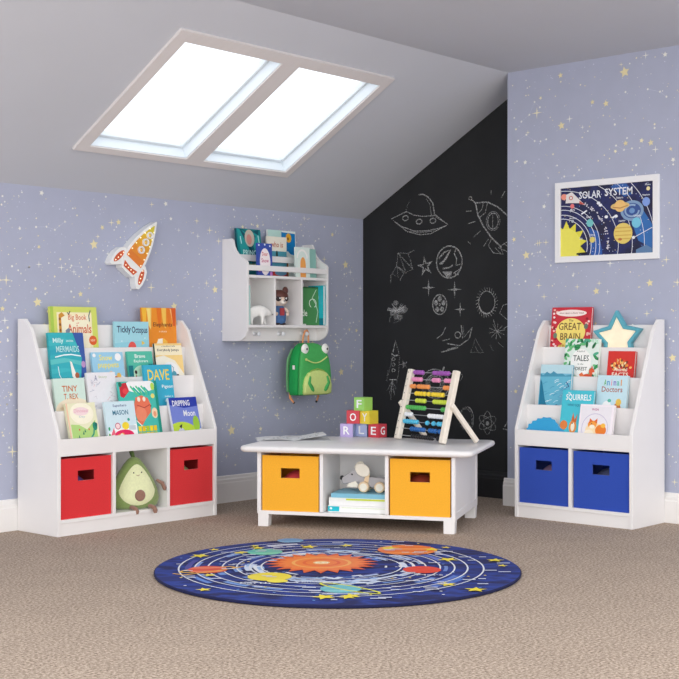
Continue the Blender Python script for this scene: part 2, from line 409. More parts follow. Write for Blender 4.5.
A._put(starp(0.29, 0.662, 0.03, 5, 0.3, 1.9), CHALKT); A.next()
for r, ww in ((0.095, 0.006), (0.082, 0.003), (0.06, 0.008), (0.048, 0.006), (0.036, 0.006)): ch(ell(0.5, 0.565, r, r * 0.8, 22), ww, True, mm=CHALK if ww > 0.005 else CHALKT)
ch([(0.55, 0.63), (0.56, 0.655)], 0.012); ch([(0.66, 0.63), (0.68, 0.61), (0.665, 0.585), (0.645, 0.6), (0.66, 0.63)], 0.004)
# hairy sun, crescent ship, burst, tree, atom, ring of dots, shuttle
chell(0.83, 0.985, 0.05, 0.057, 0.004)
for k in range(26):
    a = 2 * PI * k / 26; ch([(0.83 + 0.052 * math.cos(a), 0.985 + 0.06 * math.sin(a)), (0.83 + 0.068 * math.cos(a + 0.12), 0.985 + 0.078 * math.sin(a + 0.12))], 0.003)
ch(arc(0.83, 0.985, 0.05, 200, 330, 10, 0.057), 0.009)
ch([(0.99, 0.98), (0.93, 0.97), (0.91, 0.93), (0.95, 0.9), (1.02, 0.895)], 0.005)
ch([(0.58, 0.775), (0.66, 0.765), (0.72, 0.8), (0.74, 0.86)], 0.006); ch([(0.68, 0.87), (0.69, 0.81), (0.74, 0.86)], 0.004); ch([(0.67, 0.87), (0.68, 0.8)], 0.006)
chell(0.648, 0.82, 0.018, 0.016, 0.005); ch([(0.51, 0.8), (0.55, 0.825), (0.57, 0.86)], 0.005); ch([(0.55, 0.79), (0.6, 0.8)], 0.005); ch([(0.54, 0.73), (0.65, 0.755)], 0.007); ch([(0.58, 0.745), (0.65, 0.76)], 0.004)
for k in range(10):
    a = 2 * PI * k / 10 + 0.2; ch([(0.893, 0.838), (0.893 + 0.05 * math.cos(a), 0.838 + 0.04 * math.sin(a))], 0.003)
ch([(0.87, 0.9), (0.885, 0.86)], 0.003); ch([(0.93, 0.85), (0.99, 0.88)], 0.005)
for pts in ([(0.76, 0.8), (0.73, 0.73), (0.81, 0.73), (0.76, 0.8)], [(0.76, 0.76), (0.78, 0.73)], [(0.85, 0.77), (0.87, 0.74)], [(0.9, 0.78), (0.93, 0.76)]): ch(pts, 0.004, mm=CHALKT)
for a in (0.5, 1.57, 2.6): ch(ell(0.835, 0.375, 0.058, 0.024, 20, rot=a), 0.003, True)
A.e(0.835, 0.372, 0.011, 0.011, CHALK)
for k in range(16):
    a = 2 * PI * k / 16; A.e(0.7 + 0.04 * math.cos(a), 0.39 + 0.055 * math.sin(a), 0.006, 0.007, CHALKT)
ch([(0.68, 0.36), (0.72, 0.37), (0.71, 0.33), (0.69, 0.34)], 0.006); ch(arc(0.7, 0.39, 0.05, -60, 80, 8, 0.065), 0.004)
ch([(0.94, 0.36), (0.97, 0.41), (0.96, 0.45)], 0.005); ch([(0.93, 0.35), (0.99, 0.34)], 0.005)
struct(m.build('wall_chalkboard'))

# wallpapered chimney-breast wall that stands forward of the chalkboard
m = MB(); m.box(-0.2, 0.15, YF + 0.005, -4.4, 0, ZC + 0.01, WALLP)
A = Art(m, lambda a, b, h: (-0.2 - h, -a, b), (-9, -9, 9, 9), flip=False)
SR = [(1.725, 2.0, 0.026, 's'), (1.26, 1.87, 0.03, 'k'), (1.395, 1.795, 0.02, 's'), (1.63, 1.87, 0.016, 's'), (1.56, 1.885, 0.012, 's'), (1.855, 1.67, 0.015, 's'), (1.73, 1.68, 0.013, 's'), (1.39, 2.03, 0.014, 's'),
      (1.14, 0.55, 0.012, 's'), (1.96, 0.72, 0.02, 's'), (1.93, 1.15, 0.02, 'k'), (1.2, 1.2, 0.022, 's'), (1.3, 1.0, 0.02, 'k'), (1.58, 1.02, 0.018, 's'), (1.85, 1.05, 0.018, 's')]
stars_on(A, SR, 1500, 1.11, 3.2, 0.15, lambda x: 2.06, 11, 45, 80)
struct(m.build('wall_right'))

# baseboards
def skirt(name, pts_fn, a0, a1, mm):
    prof = [(0, 0), (0.016, 0), (0.016, 0.095), (0.0135, 0.1), (0.0135, 0.112), (0.009, 0.118), (0.008, 0.128), (0.004, 0.132), (0, 0.132)]
    m = MB()
    n = len(prof)
    v = [pts_fn(a0, d, z) for d, z in prof] + [pts_fn(a1, d, z) for d, z in prof]
    m.add(v, [tuple(range(n)), tuple(range(n, 2 * n))[::-1]] + [(i, n + i, n + (i + 1) % n, (i + 1) % n) for i in range(n)], mm)
    return struct(m.build(name, bevel=0))
skirt('baseboard_back', lambda a, d, z: (a, -d, z), -4.2, -0.017, WHITE_TRIM)
skirt('baseboard_chalkboard', lambda a, d, z: (-d, a, z), 0, YF + 0.022, BLACKTRIM)
skirt('baseboard_right', lambda a, d, z: (-0.2 - d, a, z), YF + 0.021, -4.4, WHITE_TRIM)
skirt('baseboard_return', lambda a, d, z: (a, YF + 0.005 + d, z), -0.2, -0.017, WHITE_TRIM)

# sloping ceiling with the two roof-window openings
def SP(x, s, n): return (x, -s * CA + n * SA, ZK + s * SA + n * CA)
XB = [-4.2, -2.067, -1.533, -1.434, -0.901, 0.15]; SB = [-0.1, 0.322, 1.011, -YF / CA]
SM = Matrix(((-1, 0, 0, 0), (0, -CA, SA, 0), (0, SA, CA, ZK), (0, 0, 0, 1)))   # x runs to the left, y up the slope, z outwards
m = MB(SM)
for i in range(5):
    for j in range(3):
        if j == 1 and i in (1, 3): continue
        m.box(-XB[i + 1], -XB[i], SB[j], SB[j + 1], 0, 0.07, CEIL)
m.M = None
m.box(-3.3, 0.15, YF, -3.0, ZC, ZC + 0.12, CEIL)
struct(m.build('ceiling'))
m = MB(SM)
for x0, x1, s0, s1 in ((-2.127, -0.857, 0.285, 0.322), (-2.127, -0.857, 1.011, 1.068), (-2.127, -2.067, 0.322, 1.011), (-1.533, -1.434, 0.322, 1.011), (-0.901, -0.857, 0.322, 1.011)):
    m.box(-x1, -x0, s0, s1, -0.012, 0.0, SK_TRIM)
struct(m.build('trim_1'))
GL = glass_mat()
for k, (x0, x1) in enumerate(((-2.067, -1.533), (-1.434, -0.901))):
    e = bpy.data.objects.new('window_%d' % (k + 1), None); COL.objects.link(e); struct(e)
    e.matrix_world = SM @ Matrix.Translation((-(x0 + x1) / 2, 0.6665, 0.0)); hw = (x1 - x0) / 2; hs = 0.3445
    m = MB()
    t = 0.004
    for a in ((-hw, -hw + t, -hs, hs), (hw - t, hw, -hs, hs), (-hw + t, hw - t, -hs, -hs + t), (-hw + t, hw - t, hs - t, hs)): m.box(*a, -0.006, 0.069, REVEAL)
    m.build('window_lining', e)
    m = MB(); t0 = 0.0045; t = 0.020
    for a in ((-hw + t0, -hw + t, -hs + t0, hs - t0), (hw - t, hw - t0, -hs + t0, hs - t0), (-hw + t, hw - t, -hs + t0, -hs + t), (-hw + t, hw - t, hs - t, hs - t0)): m.box(*a, 0.042, 0.068, REVEAL)
    m.build('window_frame', e, bevel=0.003)
    m = MB(); m.box(-hw + t - 0.001, hw - t + 0.001, -hs + t - 0.001, hs - t + 0.001, 0.062, 0.066, GL); m.build('pane', e)

# ------------------------------------------------------------------ bookcases
PT = 0.0155
PROF = [(0, 0), (0.282, 0), (0.282, 0.398), (0.262, 0.45), (0.100, 0.832), (0.088, 0.85), (0.05, 0.888), (0, 0.888)]
LIPS = [(0.078, 0.765), (0.142, 0.635), (0.205, 0.505), (0.282, 0.395)]     # front face depth, top height
FLOORS = [0.70, 0.57, 0.44, 0.343]
LOWS = [0.615, 0.485, 0.375, 0.328]                                        # lower edges of the ledge boards
def bookcase(W, divs, label, loc, rz):
    t = thing('kids_bookcase', label, 'bookcase', loc, rz)
    for x in (0, W - PT):
        m = MB(); m.prism([(-d, z) for d, z in PROF], 0, x, x + PT, WHITE); m.build('side_panel', t, bevel=0.0015)
    m = MB(); m.box(PT, W - PT, -0.026, -0.016, 0.0, 0.865, WHITE); m.build('back_panel', t, bevel=0.001)
    prev = 0.026
    for (d, z), fl, zb in zip(LIPS, FLOORS, LOWS):
        m = MB()
        m.box(PT, W - PT, -d, -d + 0.013, zb, z, WHITE); m.build('book_ledge', t, bevel=0.0012)
        m = MB(); m.box(PT, W - PT, -d + 0.013, -prev, fl - 0.012, fl, WHITE); m.build('ledge_floor', t)
        prev = d
    m = MB(); m.box(PT, W - PT, -0.281, -0.026, 0.328 - 0.003, 0.3305, WHITE); m.build('cubby_top', t)
    m = MB(); m.box(PT, W - PT, -0.281, -0.026, 0.052, 0.067, WHITE); m.build('bottom_shelf', t, bevel=0.001)
    for x in divs:
        m = MB(); m.box(x - PT / 2, x + PT / 2, -0.281, -0.026, 0.067, 0.325, WHITE); m.build('divider', t, bevel=0.001)
    m = MB(); m.box(PT, W - PT, -0.276, -0.262, 0.0, 0.052, WHITE); m.build('kick_board', t)
    return t
LBX, LBY = -2.236, -0.0175
LW = 0.873; LD = [0.289, 0.587]
bookcase(LW, LD, 'wide white bookcase with red bins and four stepped book ledges', (LBX, LBY, 0), 0)
RBX, RBY = -0.2175, -1.337
RW = 0.594; RD = [0.288]
bookcase(RW, RD, 'narrow white bookcase with blue bins beside the chalkboard wall', (RBX, RBY, 0), -PI / 2)

# ------------------------------------------------------------------ fabric bins
def bin_(loc, rz, w, d, h, rgb, label, group):
    t = thing('storage_bin', label, 'storage bin', loc, rz, group)
    mm = mat(rgb, 0.85, 0.06, 220, bump=0.15, sheen=0.3)
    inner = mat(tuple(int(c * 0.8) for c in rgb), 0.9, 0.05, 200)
    th = 0.005; m = MB()
    hx, hz0, hz1 = 0.042, h - 0.095, h - 0.053
    # front panel with a hand hole
    m.box(-w / 2, -hx, 0, th, 0, h, mm); m.box(hx, w / 2, 0, th, 0, h, mm); m.box(-hx, hx, 0, th, 0, hz0, mm); m.box(-hx, hx, 0, th, hz1, h, mm)
    m.box(-w / 2, w / 2, d - th, d, 0, h, mm); m.box(-w / 2, -w / 2 + th, th, d - th, 0, h, mm); m.box(w / 2 - th, w / 2, th, d - th, 0, h, mm)
    m.build('bin_body', t)
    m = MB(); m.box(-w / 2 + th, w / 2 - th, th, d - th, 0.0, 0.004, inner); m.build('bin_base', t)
    m = MB(); e = 0.0035; y0 = -0.0006
    for a in ((-hx - e, hx + e, hz1, hz1 + e), (-hx - e, hx + e, hz0 - e, hz0), (-hx - e, -hx, hz0, hz1), (hx, hx + e, hz0, hz1)):
        m.box(a[0], a[1], y0, 0.0, a[2], a[3], mm)
    m.build('hand_hole_edge', t)
    return t
RED = (222, 40, 46); BLUE = (34, 72, 176); YEL = (247, 176, 40)
bins = []
def lbp(x, y, z): return (LBX + x, LBY + y, z)
def rbp(x, y, z): return (RBX + y, RBY - x, z)
bw = 0.252
bin_(lbp((PT + LD[0] - PT / 2) / 2, -0.272, 0.0672), 0, bw + 0.006, 0.243, 0.247, RED, 'red fabric bin left of the avocado plush in the wide bookcase', 'red bins')
bin_(lbp((LW - PT + LD[1] + PT / 2) / 2, -0.272, 0.0672), 0, bw + 0.004, 0.243, 0.247, RED, 'red fabric bin right of the avocado plush in the wide bookcase', 'red bins')
bin_(rbp((PT + RD[0] - PT / 2) / 2, -0.272, 0.0672), -PI / 2, bw + 0.003, 0.243, 0.247, BLUE, 'blue fabric bin in the narrow bookcase, nearer the chalkboard', 'blue bins')
bin_(rbp((RW - PT + RD[0] + PT / 2) / 2, -0.272, 0.0672), -PI / 2, bw + 0.018, 0.243, 0.247, BLUE, 'blue fabric bin in the narrow bookcase, farther from the chalkboard', 'blue bins')

# toys glimpsed through the hand holes
def toy(kind, loc, c, label, r=0.045):
    m = MB(); mm = mat(c, 0.4, 0.03, 20)
    if kind == 'ball':
        m.sphere((0, 0, r), r, mm, 20, 12); o = m.build('toy_ball', smooth=True)
    else:
        m.box(-r, r, -r, r, 0, 2 * r, mm); m.box(-r * .6, r * .6, -r - .002, r + .002, r * .4, 1.6 * r, mat((240, 236, 225), 0.5)); o = m.build('toy_cube', bevel=0.004)
    o.location = loc; return tag(o, label, 'toy')
for k, (pos, c, kind, lab) in enumerate((
    (lbp(0.135, -0.165, 0.072), (112, 88, 160), 'ball', 'purple ball inside the red bin left of the avocado'),
    (lbp(0.72, -0.165, 0.072), (196, 190, 140), 'ball', 'pale yellow-green ball inside the red bin right of the avocado'),
    (rbp(0.15, -0.165, 0.072), (150, 120, 150), 'ball', 'mauve ball inside the blue bin nearer the chalkboard'),
    (rbp(0.43, -0.165, 0.072), (90, 96, 130), 'ball', 'grey blue ball inside the blue bin farther from the chalkboard'))):
    toy(kind, pos, c, lab, 0.085)

# ------------------------------------------------------------------ picture books
def book(W, H, T, cover, art, label, loc, lean, rz, frame='y', roll=0.0, name='picture_book', spine=None, group=None):
    """local: front cover faces -y, x across (centre 0), z up from 0"""
    t = thing(name, label, 'book', loc, (0, 0, 0), group)
    t.rotation_euler = (Matrix.Rotation(rz, 4, 'Z') @ Matrix.Rotation(-lean, 4, 'X') @ Matrix.Rotation(roll, 4, 'Y')).to_euler()
    cm = ink(cover); c = 0.0016; m = MB()
    m.box(-W / 2, W / 2, 0, c, 0, H, cm); m.box(-W / 2, W / 2, T - c, T, 0, H, cm)
    m.box(-W / 2, -W / 2 + c, c, T - c, 0, H, ink(spine) if spine else cm)
    if art:
        A = Art(m, lambda a, b, h: (-W / 2 + a * W, -h, b * W), (0, 0, 1, H / W), lift=0.0003, step=0.00003)
        art(A)
    m.build('cover', t)
    m = MB(); m.box(-W / 2 + c, W / 2 - 0.003, c, T - c, 0.003, H - 0.003, PAPER); m.build('pages', t)
    return t
def row_book(side, row, xc, W, top, T, cover, art, label, dy=0.0, roll=0.0, spine=None, lean=None, behind=0.0):
    W *= 0.95; xc = xc + (0.008 if side == 'L' else -0.010)
    fl = FLOORS[row]; d_lip = LIPS[row][0] - 0.013
    prevd = (LIPS[row - 1][0]) if row else 0.026; prevz = LIPS[row - 1][1] if row else 0.865
    yb = -(d_lip - 0.004) + dy              # front of the foot of the book
    gap = (-yb) - T - behind - prevd - 0.0015
    H = top - fl
    la = math.atan2(gap, min(prevz - fl, H)) if lean is None else lean
    H = H / math.cos(la)
    lift = fl + 0.0005 + (T * math.sin(la))
    if side == 'L': return book(W, H, T, cover, art, label, lbp(xc - LBX, yb, lift), la, 0, roll=roll, spine=spine)
    return book(W, H, T, cover, art, label, rbp(-xc + RBY if xc < 0 else xc, yb, lift), la, -PI / 2, roll=roll, spine=spine)
rr = random.Random(21)
# --- cover drawings (u across 0..1, t down from the top in widths)
def a_animals(A):
    A.r(0.13, 0.1, 0.88, 1.0, (250, 238, 196)); A.r(0.2, 0.16, 0.82, 0.72, (252, 244, 214))
    A.t('Big Book', 0.57, 0.2, 0.4, 0.13, (222, 120, 70)); A.t('of', 0.57, 0.29, 0.06, 0.03, (222, 120, 70)); A.t('Animals', 0.6, 0.39, 0.52, 0.16, (214, 92, 50))
    A.p([(0.16, 0.72), (0.22, 0.7), (0.22, 0.2), (0.3, 0.16), (0.24, 0.1), (0.17, 0.14)], (214, 150, 50))
    for t in (0.22, 0.32, 0.42, 0.52, 0.62): A.e(0.19, t, 0.022, 0.025, (140, 84, 34))
    A.l([(0.36, 0.1), (0.38, 0.14), (0.42, 0.08)], 0.02, (30, 40, 60)); A.l([(0.86, 0.06), (0.82, 0.16), (0.83, 0.26)], 0.02, (40, 90, 100))
    A.p([(0.3, 0.42), (0.36, 0.38), (0.4, 0.4), (0.36, 0.56), (0.3, 0.56)], (130, 140, 160)); A.e(0.88, 0.6, 0.085, 0.085, (226, 96, 40)); A.t('NEW', 0.88, 0.6, 0.1, 0.04, (250, 230, 200))
    A.e(0.84, 0.86, 0.09, 0.09, (90, 80, 130)); A.e(0.93, 0.9, 0.05, 0.06, (120, 60, 110)); A.r(0.0, 0.0, 0.06, 1.2, (176, 208, 84))
def a_tickly(A):
    A.p([(0, 0.5), (1, 0.42), (1, 1.5), (0, 1.5)], (150, 212, 226)); A.t('Tickly', 0.27, 0.2, 0.4, 0.2, (50, 60, 96)); A.t('Octopus', 0.73, 0.21, 0.46, 0.2, (50, 60, 96))
    A.e(0.5, 0.62, 0.12, 0.16, (232, 92, 84)); A.e(0.46, 0.66, 0.025, 0.03, (255, 255, 255)); A.e(0.54, 0.66, 0.025, 0.03, (255, 255, 255))
    for k in (-3, -2, -1, 1, 2, 3): A.l([(0.5 + k * 0.03, 0.74), (0.5 + k * 0.08, 0.82), (0.5 + k * 0.11, 0.76 + 0.02 * (k % 2)), (0.5 + k * 0.14, 0.8)], 0.035, (222, 84, 84))
    for q in ((0.2, 0.45), (0.8, 0.5), (0.88, 0.38), (0.12, 0.6)): A.e(q[0], q[1], 0.015, 0.015, (240, 250, 255))
    A.p([(0.78, 0.44), (0.88, 0.5), (0.78, 0.54)], (240, 206, 90))
def a_orange(A):
    cols = [(248, 190, 60), (246, 208, 110), (240, 150, 40), (234, 120, 30), (250, 200, 90), (236, 128, 36), (222, 96, 30)]
    for k, c in enumerate(cols): A.p([(k / 7, 0), ((k + 1) / 7, 0), ((k + 0.8) / 7, 0.42 + 0.05 * (k % 3)), ((k + 0.3) / 7, 0.4)], c)
    A.p([(0.14, 0.02), (0.24, 0.02), (0.25, 0.5), (0.2, 0.42)], (252, 226, 130)); A.p([(0.82, 0.02), (0.86, 0.02), (0.9, 0.36)], (252, 190, 120))
    A.t('Elephants', 0.6, 0.39, 0.56, 0.12, (110, 66, 34)); A.t('a story', 0.6, 0.54, 0.22, 0.05, (255, 236, 200))
    A.p([(0.38, 1.2), (0.38, 0.82), (0.44, 0.7), (0.62, 0.69), (0.72, 0.76), (0.75, 1.2)], (250, 196, 80)); A.p([(0.4, 1.2), (0.4, 0.82), (0.46, 0.7), (0.58, 0.69), (0.58, 1.2)], (252, 246, 232))
    A.l(arc(0.5, 0.86, 0.05, 60, 300, 8), 0.012, (170, 150, 120))
def a_mermaid(A):
    for k in range(6): A.p([(0, 0.2 + k * 0.22), (0.4, 0.12 + k * 0.24), (1, 0.3 + k * 0.2), (1, 0.42 + k * 0.2), (0.5, 0.26 + k * 0.22), (0, 0.32 + k * 0.22)], [(64, 188, 196), (44, 168, 188), (96, 200, 200)][k % 3])
    A.p([(1, 0), (1, 1.3), (0.8, 1.3), (0.9, 0.6), (0.7, 0)], (58, 92, 168))
    A.t('Milly', 0.27, 0.2, 0.3, 0.15, (214, 246, 244)); A.t('and the', 0.6, 0.19, 0.2, 0.06, (214, 246, 244)); A.t('MERMAIDS', 0.52, 0.39, 0.66, 0.15, (188, 232, 232))
    A.l([(0.14, 0.58), (0.4, 0.53), (0.6, 0.52), (0.88, 0.56)], 0.03, (240, 252, 252))
    A.p([(0.55, 0.68), (0.6, 0.7), (0.68, 0.95), (0.74, 1.06), (0.66, 1.14), (0.58, 1.04)], (250, 246, 236)); A.e(0.72, 1.02, 0.06, 0.07, (176, 96, 60))
    A.l([(0.95, 1.06), (0.75, 1.14), (0.6, 1.22), (0.42, 1.2), (0.28, 1.12), (0.22, 1.0), (0.2, 0.8)], 0.02, (226, 248, 250)); A.e(0.43, 1.16, 0.05, 0.07, (240, 250, 250))
    A.e(0.93, 0.76, 0.06, 0.08, (190, 150, 200))
def a_snow(A):
    A.e(0.25, 0.9, 0.4, 0.28, (240, 246, 250)); A.e(0.75, 0.85, 0.4, 0.25, (232, 242, 248)); A.t('Snow', 0.44, 0.14, 0.42, 0.15, (250, 236, 120)); A.t('puppets', 0.5, 0.36, 0.66, 0.17, (248, 232, 110))
    A.e(0.83, 0.13, 0.1, 0.1, (255, 255, 255)); A.e(0.08, 0.08, 0.05, 0.05, (255, 255, 255))
    A.e(0.3, 0.62, 0.08, 0.08, (250, 250, 250)); A.e(0.56, 0.58, 0.07, 0.09, (238, 206, 170)); A.e(0.8, 0.62, 0.07, 0.08, (240, 190, 90)); A.e(0.7, 0.68, 0.06, 0.06, (210, 120, 80))
def a_jungle(A):
    A.p([(0, 0), (1, 0), (1, 0.3), (0.5, 0.5), (0, 0.4)], (90, 196, 170)); A.e(0.5, 0.75, 0.35, 0.3, (196, 236, 206)); A.r(0, 0.45, 0.18, 1.4, (20, 120, 130)); A.r(0.8, 0.4, 1, 1.4, (24, 140, 130))
    A.t('Brave', 0.5, 0.15, 0.42, 0.12, (246, 252, 246)); A.t('Explorers', 0.52, 0.32, 0.56, 0.11, (240, 252, 240))
    A.p([(0.2, 0.98), (0.26, 0.7), (0.34, 0.98)], (190, 60, 60)); A.e(0.27, 0.66, 0.05, 0.06, (60, 40, 40)); A.p([(0.5, 1.1), (0.54, 0.56), (0.66, 0.6), (0.6, 1.1)], (46, 70, 60)); A.e(0.6, 0.6, 0.06, 0.08, (230, 170, 110)); A.p([(0.55, 0.55), (0.72, 0.45), (0.66, 0.6)], (70, 40, 50)); A.e(0.55, 0.85, 0.06, 0.08, (220, 190, 80))
def a_every(A):
    A.p([(0, 0), (1, 0), (1, 0.9), (0.7, 0.5), (0.3, 0.35), (0, 0.4)], (250, 216, 140)); A.r(0, 0.06, 1, 0.34, (252, 240, 206)); A.t('Everybody Jumps', 0.48, 0.2, 0.8, 0.09, (60, 54, 60)); A.t('a bedtime tale', 0.5, 0.08, 0.5, 0.04, (130, 110, 90))
    A.e(0.5, 0.8, 0.3, 0.26, (250, 250, 250)); A.l([(0.35, 0.7), (0.5, 0.62), (0.62, 0.7), (0.6, 0.85), (0.7, 0.95)], 0.02, (120, 170, 180)); A.e(0.62, 0.9, 0.09, 0.1, (90, 170, 190)); A.e(0.75, 0.95, 0.05, 0.06, (60, 70, 90))
def a_tiny(A):
    A.e(0.6, 0.85, 0.6, 0.32, (246, 232, 206)); A.t('TINY', 0.5, 0.28, 0.5, 0.16, (206, 116, 60)); A.t('T. REX', 0.52, 0.49, 0.46, 0.15, (206, 116, 60))
    A.e(0.55, 0.8, 0.42, 0.06, (238, 214, 180)); A.e(0.6, 1.05, 0.25, 0.25, (244, 222, 196)); A.e(0.5, 0.95, 0.015, 0.02, (60, 60, 60)); A.e(0.66, 0.95, 0.015, 0.02, (60, 60, 60))
def a_drawing(A):
    for k in range(26):
        x = rr.uniform(0.1, 0.9); t = rr.uniform(0.15, 1.3)
        A.l([(x, t), (x + rr.uniform(-0.1, 0.1), t + rr.uniform(-0.06, 0.06)), (x + rr.uniform(-0.1, 0.1), t + 0.06)], 0.01, rr.choice([(190, 160, 180), (170, 176, 196), (226, 150, 150), (200, 190, 200)]))
    A.t('A', 0.3, 0.16, 0.1, 0.16, (150, 150, 176)); A.t('Story', 0.55, 0.14, 0.3, 0.08, (190, 206, 170))
def a_dave(A):
    A.t('DAVE', 0.5, 0.28, 0.76, 0.3, (250, 222, 84)); A.t('Pigeon', 0.78, 0.62, 0.4, 0.12, (240, 250, 250)); A.t('makes a', 0.8, 0.88, 0.3, 0.06, (220, 246, 250)); A.t('brand new', 0.8, 1.0, 0.32, 0.06, (220, 246, 250)); A.t('friend', 0.8, 1.12, 0.24, 0.06, (220, 246, 250))
    A.e(0.6, 1.4, 0.12, 0.2, (230, 240, 246))
def a_deer(A):
    A.e(0.55, 0.1, 0.4, 0.14, (250, 250, 250)); A.p([(0.02, 0.05), (0.2, 0.02), (0.26, 0.2), (0.1, 0.34), (0.02, 0.3)], (206, 40, 56)); A.e(0.16, 0.2, 0.07, 0.06, (232, 70, 76)); A.e(0.1, 0.48, 0.09, 0.08, (30, 160, 140)); A.e(0.04, 0.06, 0.05, 0.05, (24, 110, 90))
    for k in range(6): A.l([(0.3 + k * 0.07, 0.1 + 0.03 * (k % 2)), (0.42 + k * 0.07, 0.24), (0.5 + k * 0.05, 0.3)], 0.04, (40, 186, 170) if k % 2 else (90, 206, 150))
    A.p([(0.34, 0.5), (0.4, 0.34), (0.56, 0.3), (0.72, 0.36), (0.78, 0.5), (0.76, 0.66), (0.6, 0.8), (0.5, 0.92), (0.4, 0.86), (0.34, 0.66)], (238, 120, 88)); A.e(0.5, 0.68, 0.14, 0.16, (244, 142, 108)); A.l([(0.42, 0.5), (0.6, 0.56), (0.76, 0.5)], 0.02, (190, 70, 60))
    A.e(0.48, 0.38, 0.04, 0.05, (255, 240, 220)); A.e(0.62, 0.38, 0.04, 0.05, (255, 240, 220)); A.e(0.78, 0.53, 0.015, 0.015, (50, 30, 30)); A.l([(0.36, 0.82), (0.5, 0.95), (0.62, 1.02)], 0.02, (250, 250, 240))
    A.e(0.86, 0.68, 0.08, 0.11, (250, 222, 184)); A.e(0.86, 0.7, 0.04, 0.06, (244, 160, 120)); A.e(0.88, 0.12, 0.05, 0.08, (190, 226, 90)); A.e(0.86, 0.32, 0.05, 0.05, (240, 226, 120))
    for k in range(5):
        for j in range(3): A.r(0.38 + k * 0.1, 0.94 + j * 0.13, 0.465 + k * 0.1, 1.05 + j * 0.13, [(252, 224, 40), (240, 200, 30), (180, 210, 50)][(k + j) % 3])
    A.r(0.93, 0, 1, 1.5, (24, 150, 130))
def a_green(A):
    A.p([(0.08, 0.6), (0.35, 0.62), (0.6, 0.76), (0.92, 0.5), (0.95, 1.4), (0.08, 1.4)], (180, 216, 128)); A.e(0.5, 0.3, 0.4, 0.3, (252, 246, 222)); A.e(0.48, 0.24, 0.26, 0.12, (248, 222, 222)); A.t('Dinosaur', 0.5, 0.22, 0.5, 0.1, (236, 180, 190)); A.t('Day', 0.5, 0.4, 0.2, 0.07, (190, 200, 210))
    A.e(0.88, 0.68, 0.08, 0.12, (30, 140, 110)); A.l([(0.84, 0.75), (0.8, 0.9), (0.7, 1.0)], 0.05, (40, 150, 120)); A.e(0.92, 0.64, 0.05, 0.06, (20, 110, 100))
    for q in ((0.24, 1.06), (0.3, 1.0), (0.46, 0.9), (0.52, 0.84)): A.p([(q[0], q[1] - 0.1), (q[0] + 0.03, q[1]), (q[0] - 0.03, q[1])], (20, 120, 90))
    A.e(0.34, 0.76, 0.02, 0.03, (226, 80, 60)); A.e(0.66, 0.76, 0.02, 0.03, (226, 80, 60)); A.p([(0.5, 1.2), (0.7, 0.98), (0.95, 1.0), (0.95, 1.2)], (250, 250, 240)); A.r(0, 0, 0.05, 1.5, (246, 204, 176))
def a_mason(A):
    A.t('Superhero', 0.5, 0.12, 0.46, 0.09, (90, 110, 150)); A.t('MASON', 0.5, 0.3, 0.52, 0.13, (50, 120, 150)); A.p([(0, 0.86), (0.3, 0.7), (0.6, 0.74), (1, 0.62), (1, 1.3), (0, 1.3)], (250, 250, 250)); A.e(0.62, 0.66, 0.12, 0.1, (248, 220, 50))
    A.e(0.55, 0.9, 0.32, 0.14, (230, 36, 96)); A.p([(0.05, 0.98), (0.5, 0.84), (0.6, 0.94), (0.1, 1.08)], (248, 180, 50)); A.e(0.46, 0.92, 0.06, 0.06, (250, 240, 230)); A.e(0.36, 0.66, 0.07, 0.07, (252, 220, 220)); A.l(arc(0.36, 0.66, 0.08, 0, 360, 12), 0.02, (190, 40, 90))
    A.p([(0.1, 0.9), (0.22, 0.7), (0.26, 0.88)], (240, 110, 130)); A.e(0.74, 0.5, 0.04, 0.04, (40, 170, 150)); A.e(0.07, 0.72, 0.03, 0.05, (40, 160, 110)); A.e(0.06, 0.9, 0.03, 0.06, (60, 170, 90)); A.r(0.72, 0.66, 0.95, 0.78, (200, 212, 220))
def a_moon(A):
    A.p([(0, 0), (1, 0), (1, 0.26), (0.5, 0.3), (0, 0.2)], (40, 60, 170)); A.p([(0, 0.2), (0.5, 0.3), (1, 0.26), (1, 0.9), (0, 0.9)], (120, 136, 214)); A.e(0.3, 1.1, 0.6, 0.42, (192, 220, 60)); A.e(0.85, 0.75, 0.12, 0.22, (160, 204, 60)); A.e(0.6, 1.25, 0.6, 0.25, (222, 236, 110))
    A.t('DRIPPING', 0.42, 0.16, 0.62, 0.16, (250, 250, 250)); A.t('Moon', 0.66, 0.45, 0.42, 0.17, (246, 246, 250)); A.e(0.28, 1.05, 0.14, 0.2, (206, 208, 226)); A.e(0.3, 1.12, 0.08, 0.12, (150, 156, 180)); A.p([(0.22, 0.8), (0.34, 0.74), (0.28, 0.88)], (40, 40, 50))
def a_brain(A):
    for k in range(40):
        A.e(rr.choice([rr.uniform(0.02, 0.14), rr.uniform(0.88, 0.98)]), rr.uniform(0.03, 1.2), 0.03, 0.025, rr.choice([(250, 220, 220), (150, 24, 36), (244, 190, 180)]))
    A.e(0.5, 0.13, 0.38, 0.075, (250, 232, 226)); A.t('once upon a clever head', 0.5, 0.13, 0.6, 0.045, (150, 90, 90)); A.e(0.5, 0.54, 0.37, 0.3, (250, 226, 120)); A.e(0.52, 0.9, 0.34, 0.12, (250, 226, 120))
    A.t('The', 0.5, 0.29, 0.12, 0.05, (110, 80, 50)); A.t('GREAT', 0.48, 0.42, 0.56, 0.16, (120, 90, 46)); A.t('BRAIN', 0.5, 0.64, 0.5, 0.15, (120, 90, 46)); A.t('TRAIN', 0.42, 0.88, 0.4, 0.13, (190, 130, 50)); A.e(0.88, 0.42, 0.05, 0.06, (110, 120, 110)); A.e(0.12, 0.62, 0.05, 0.06, (110, 130, 110))
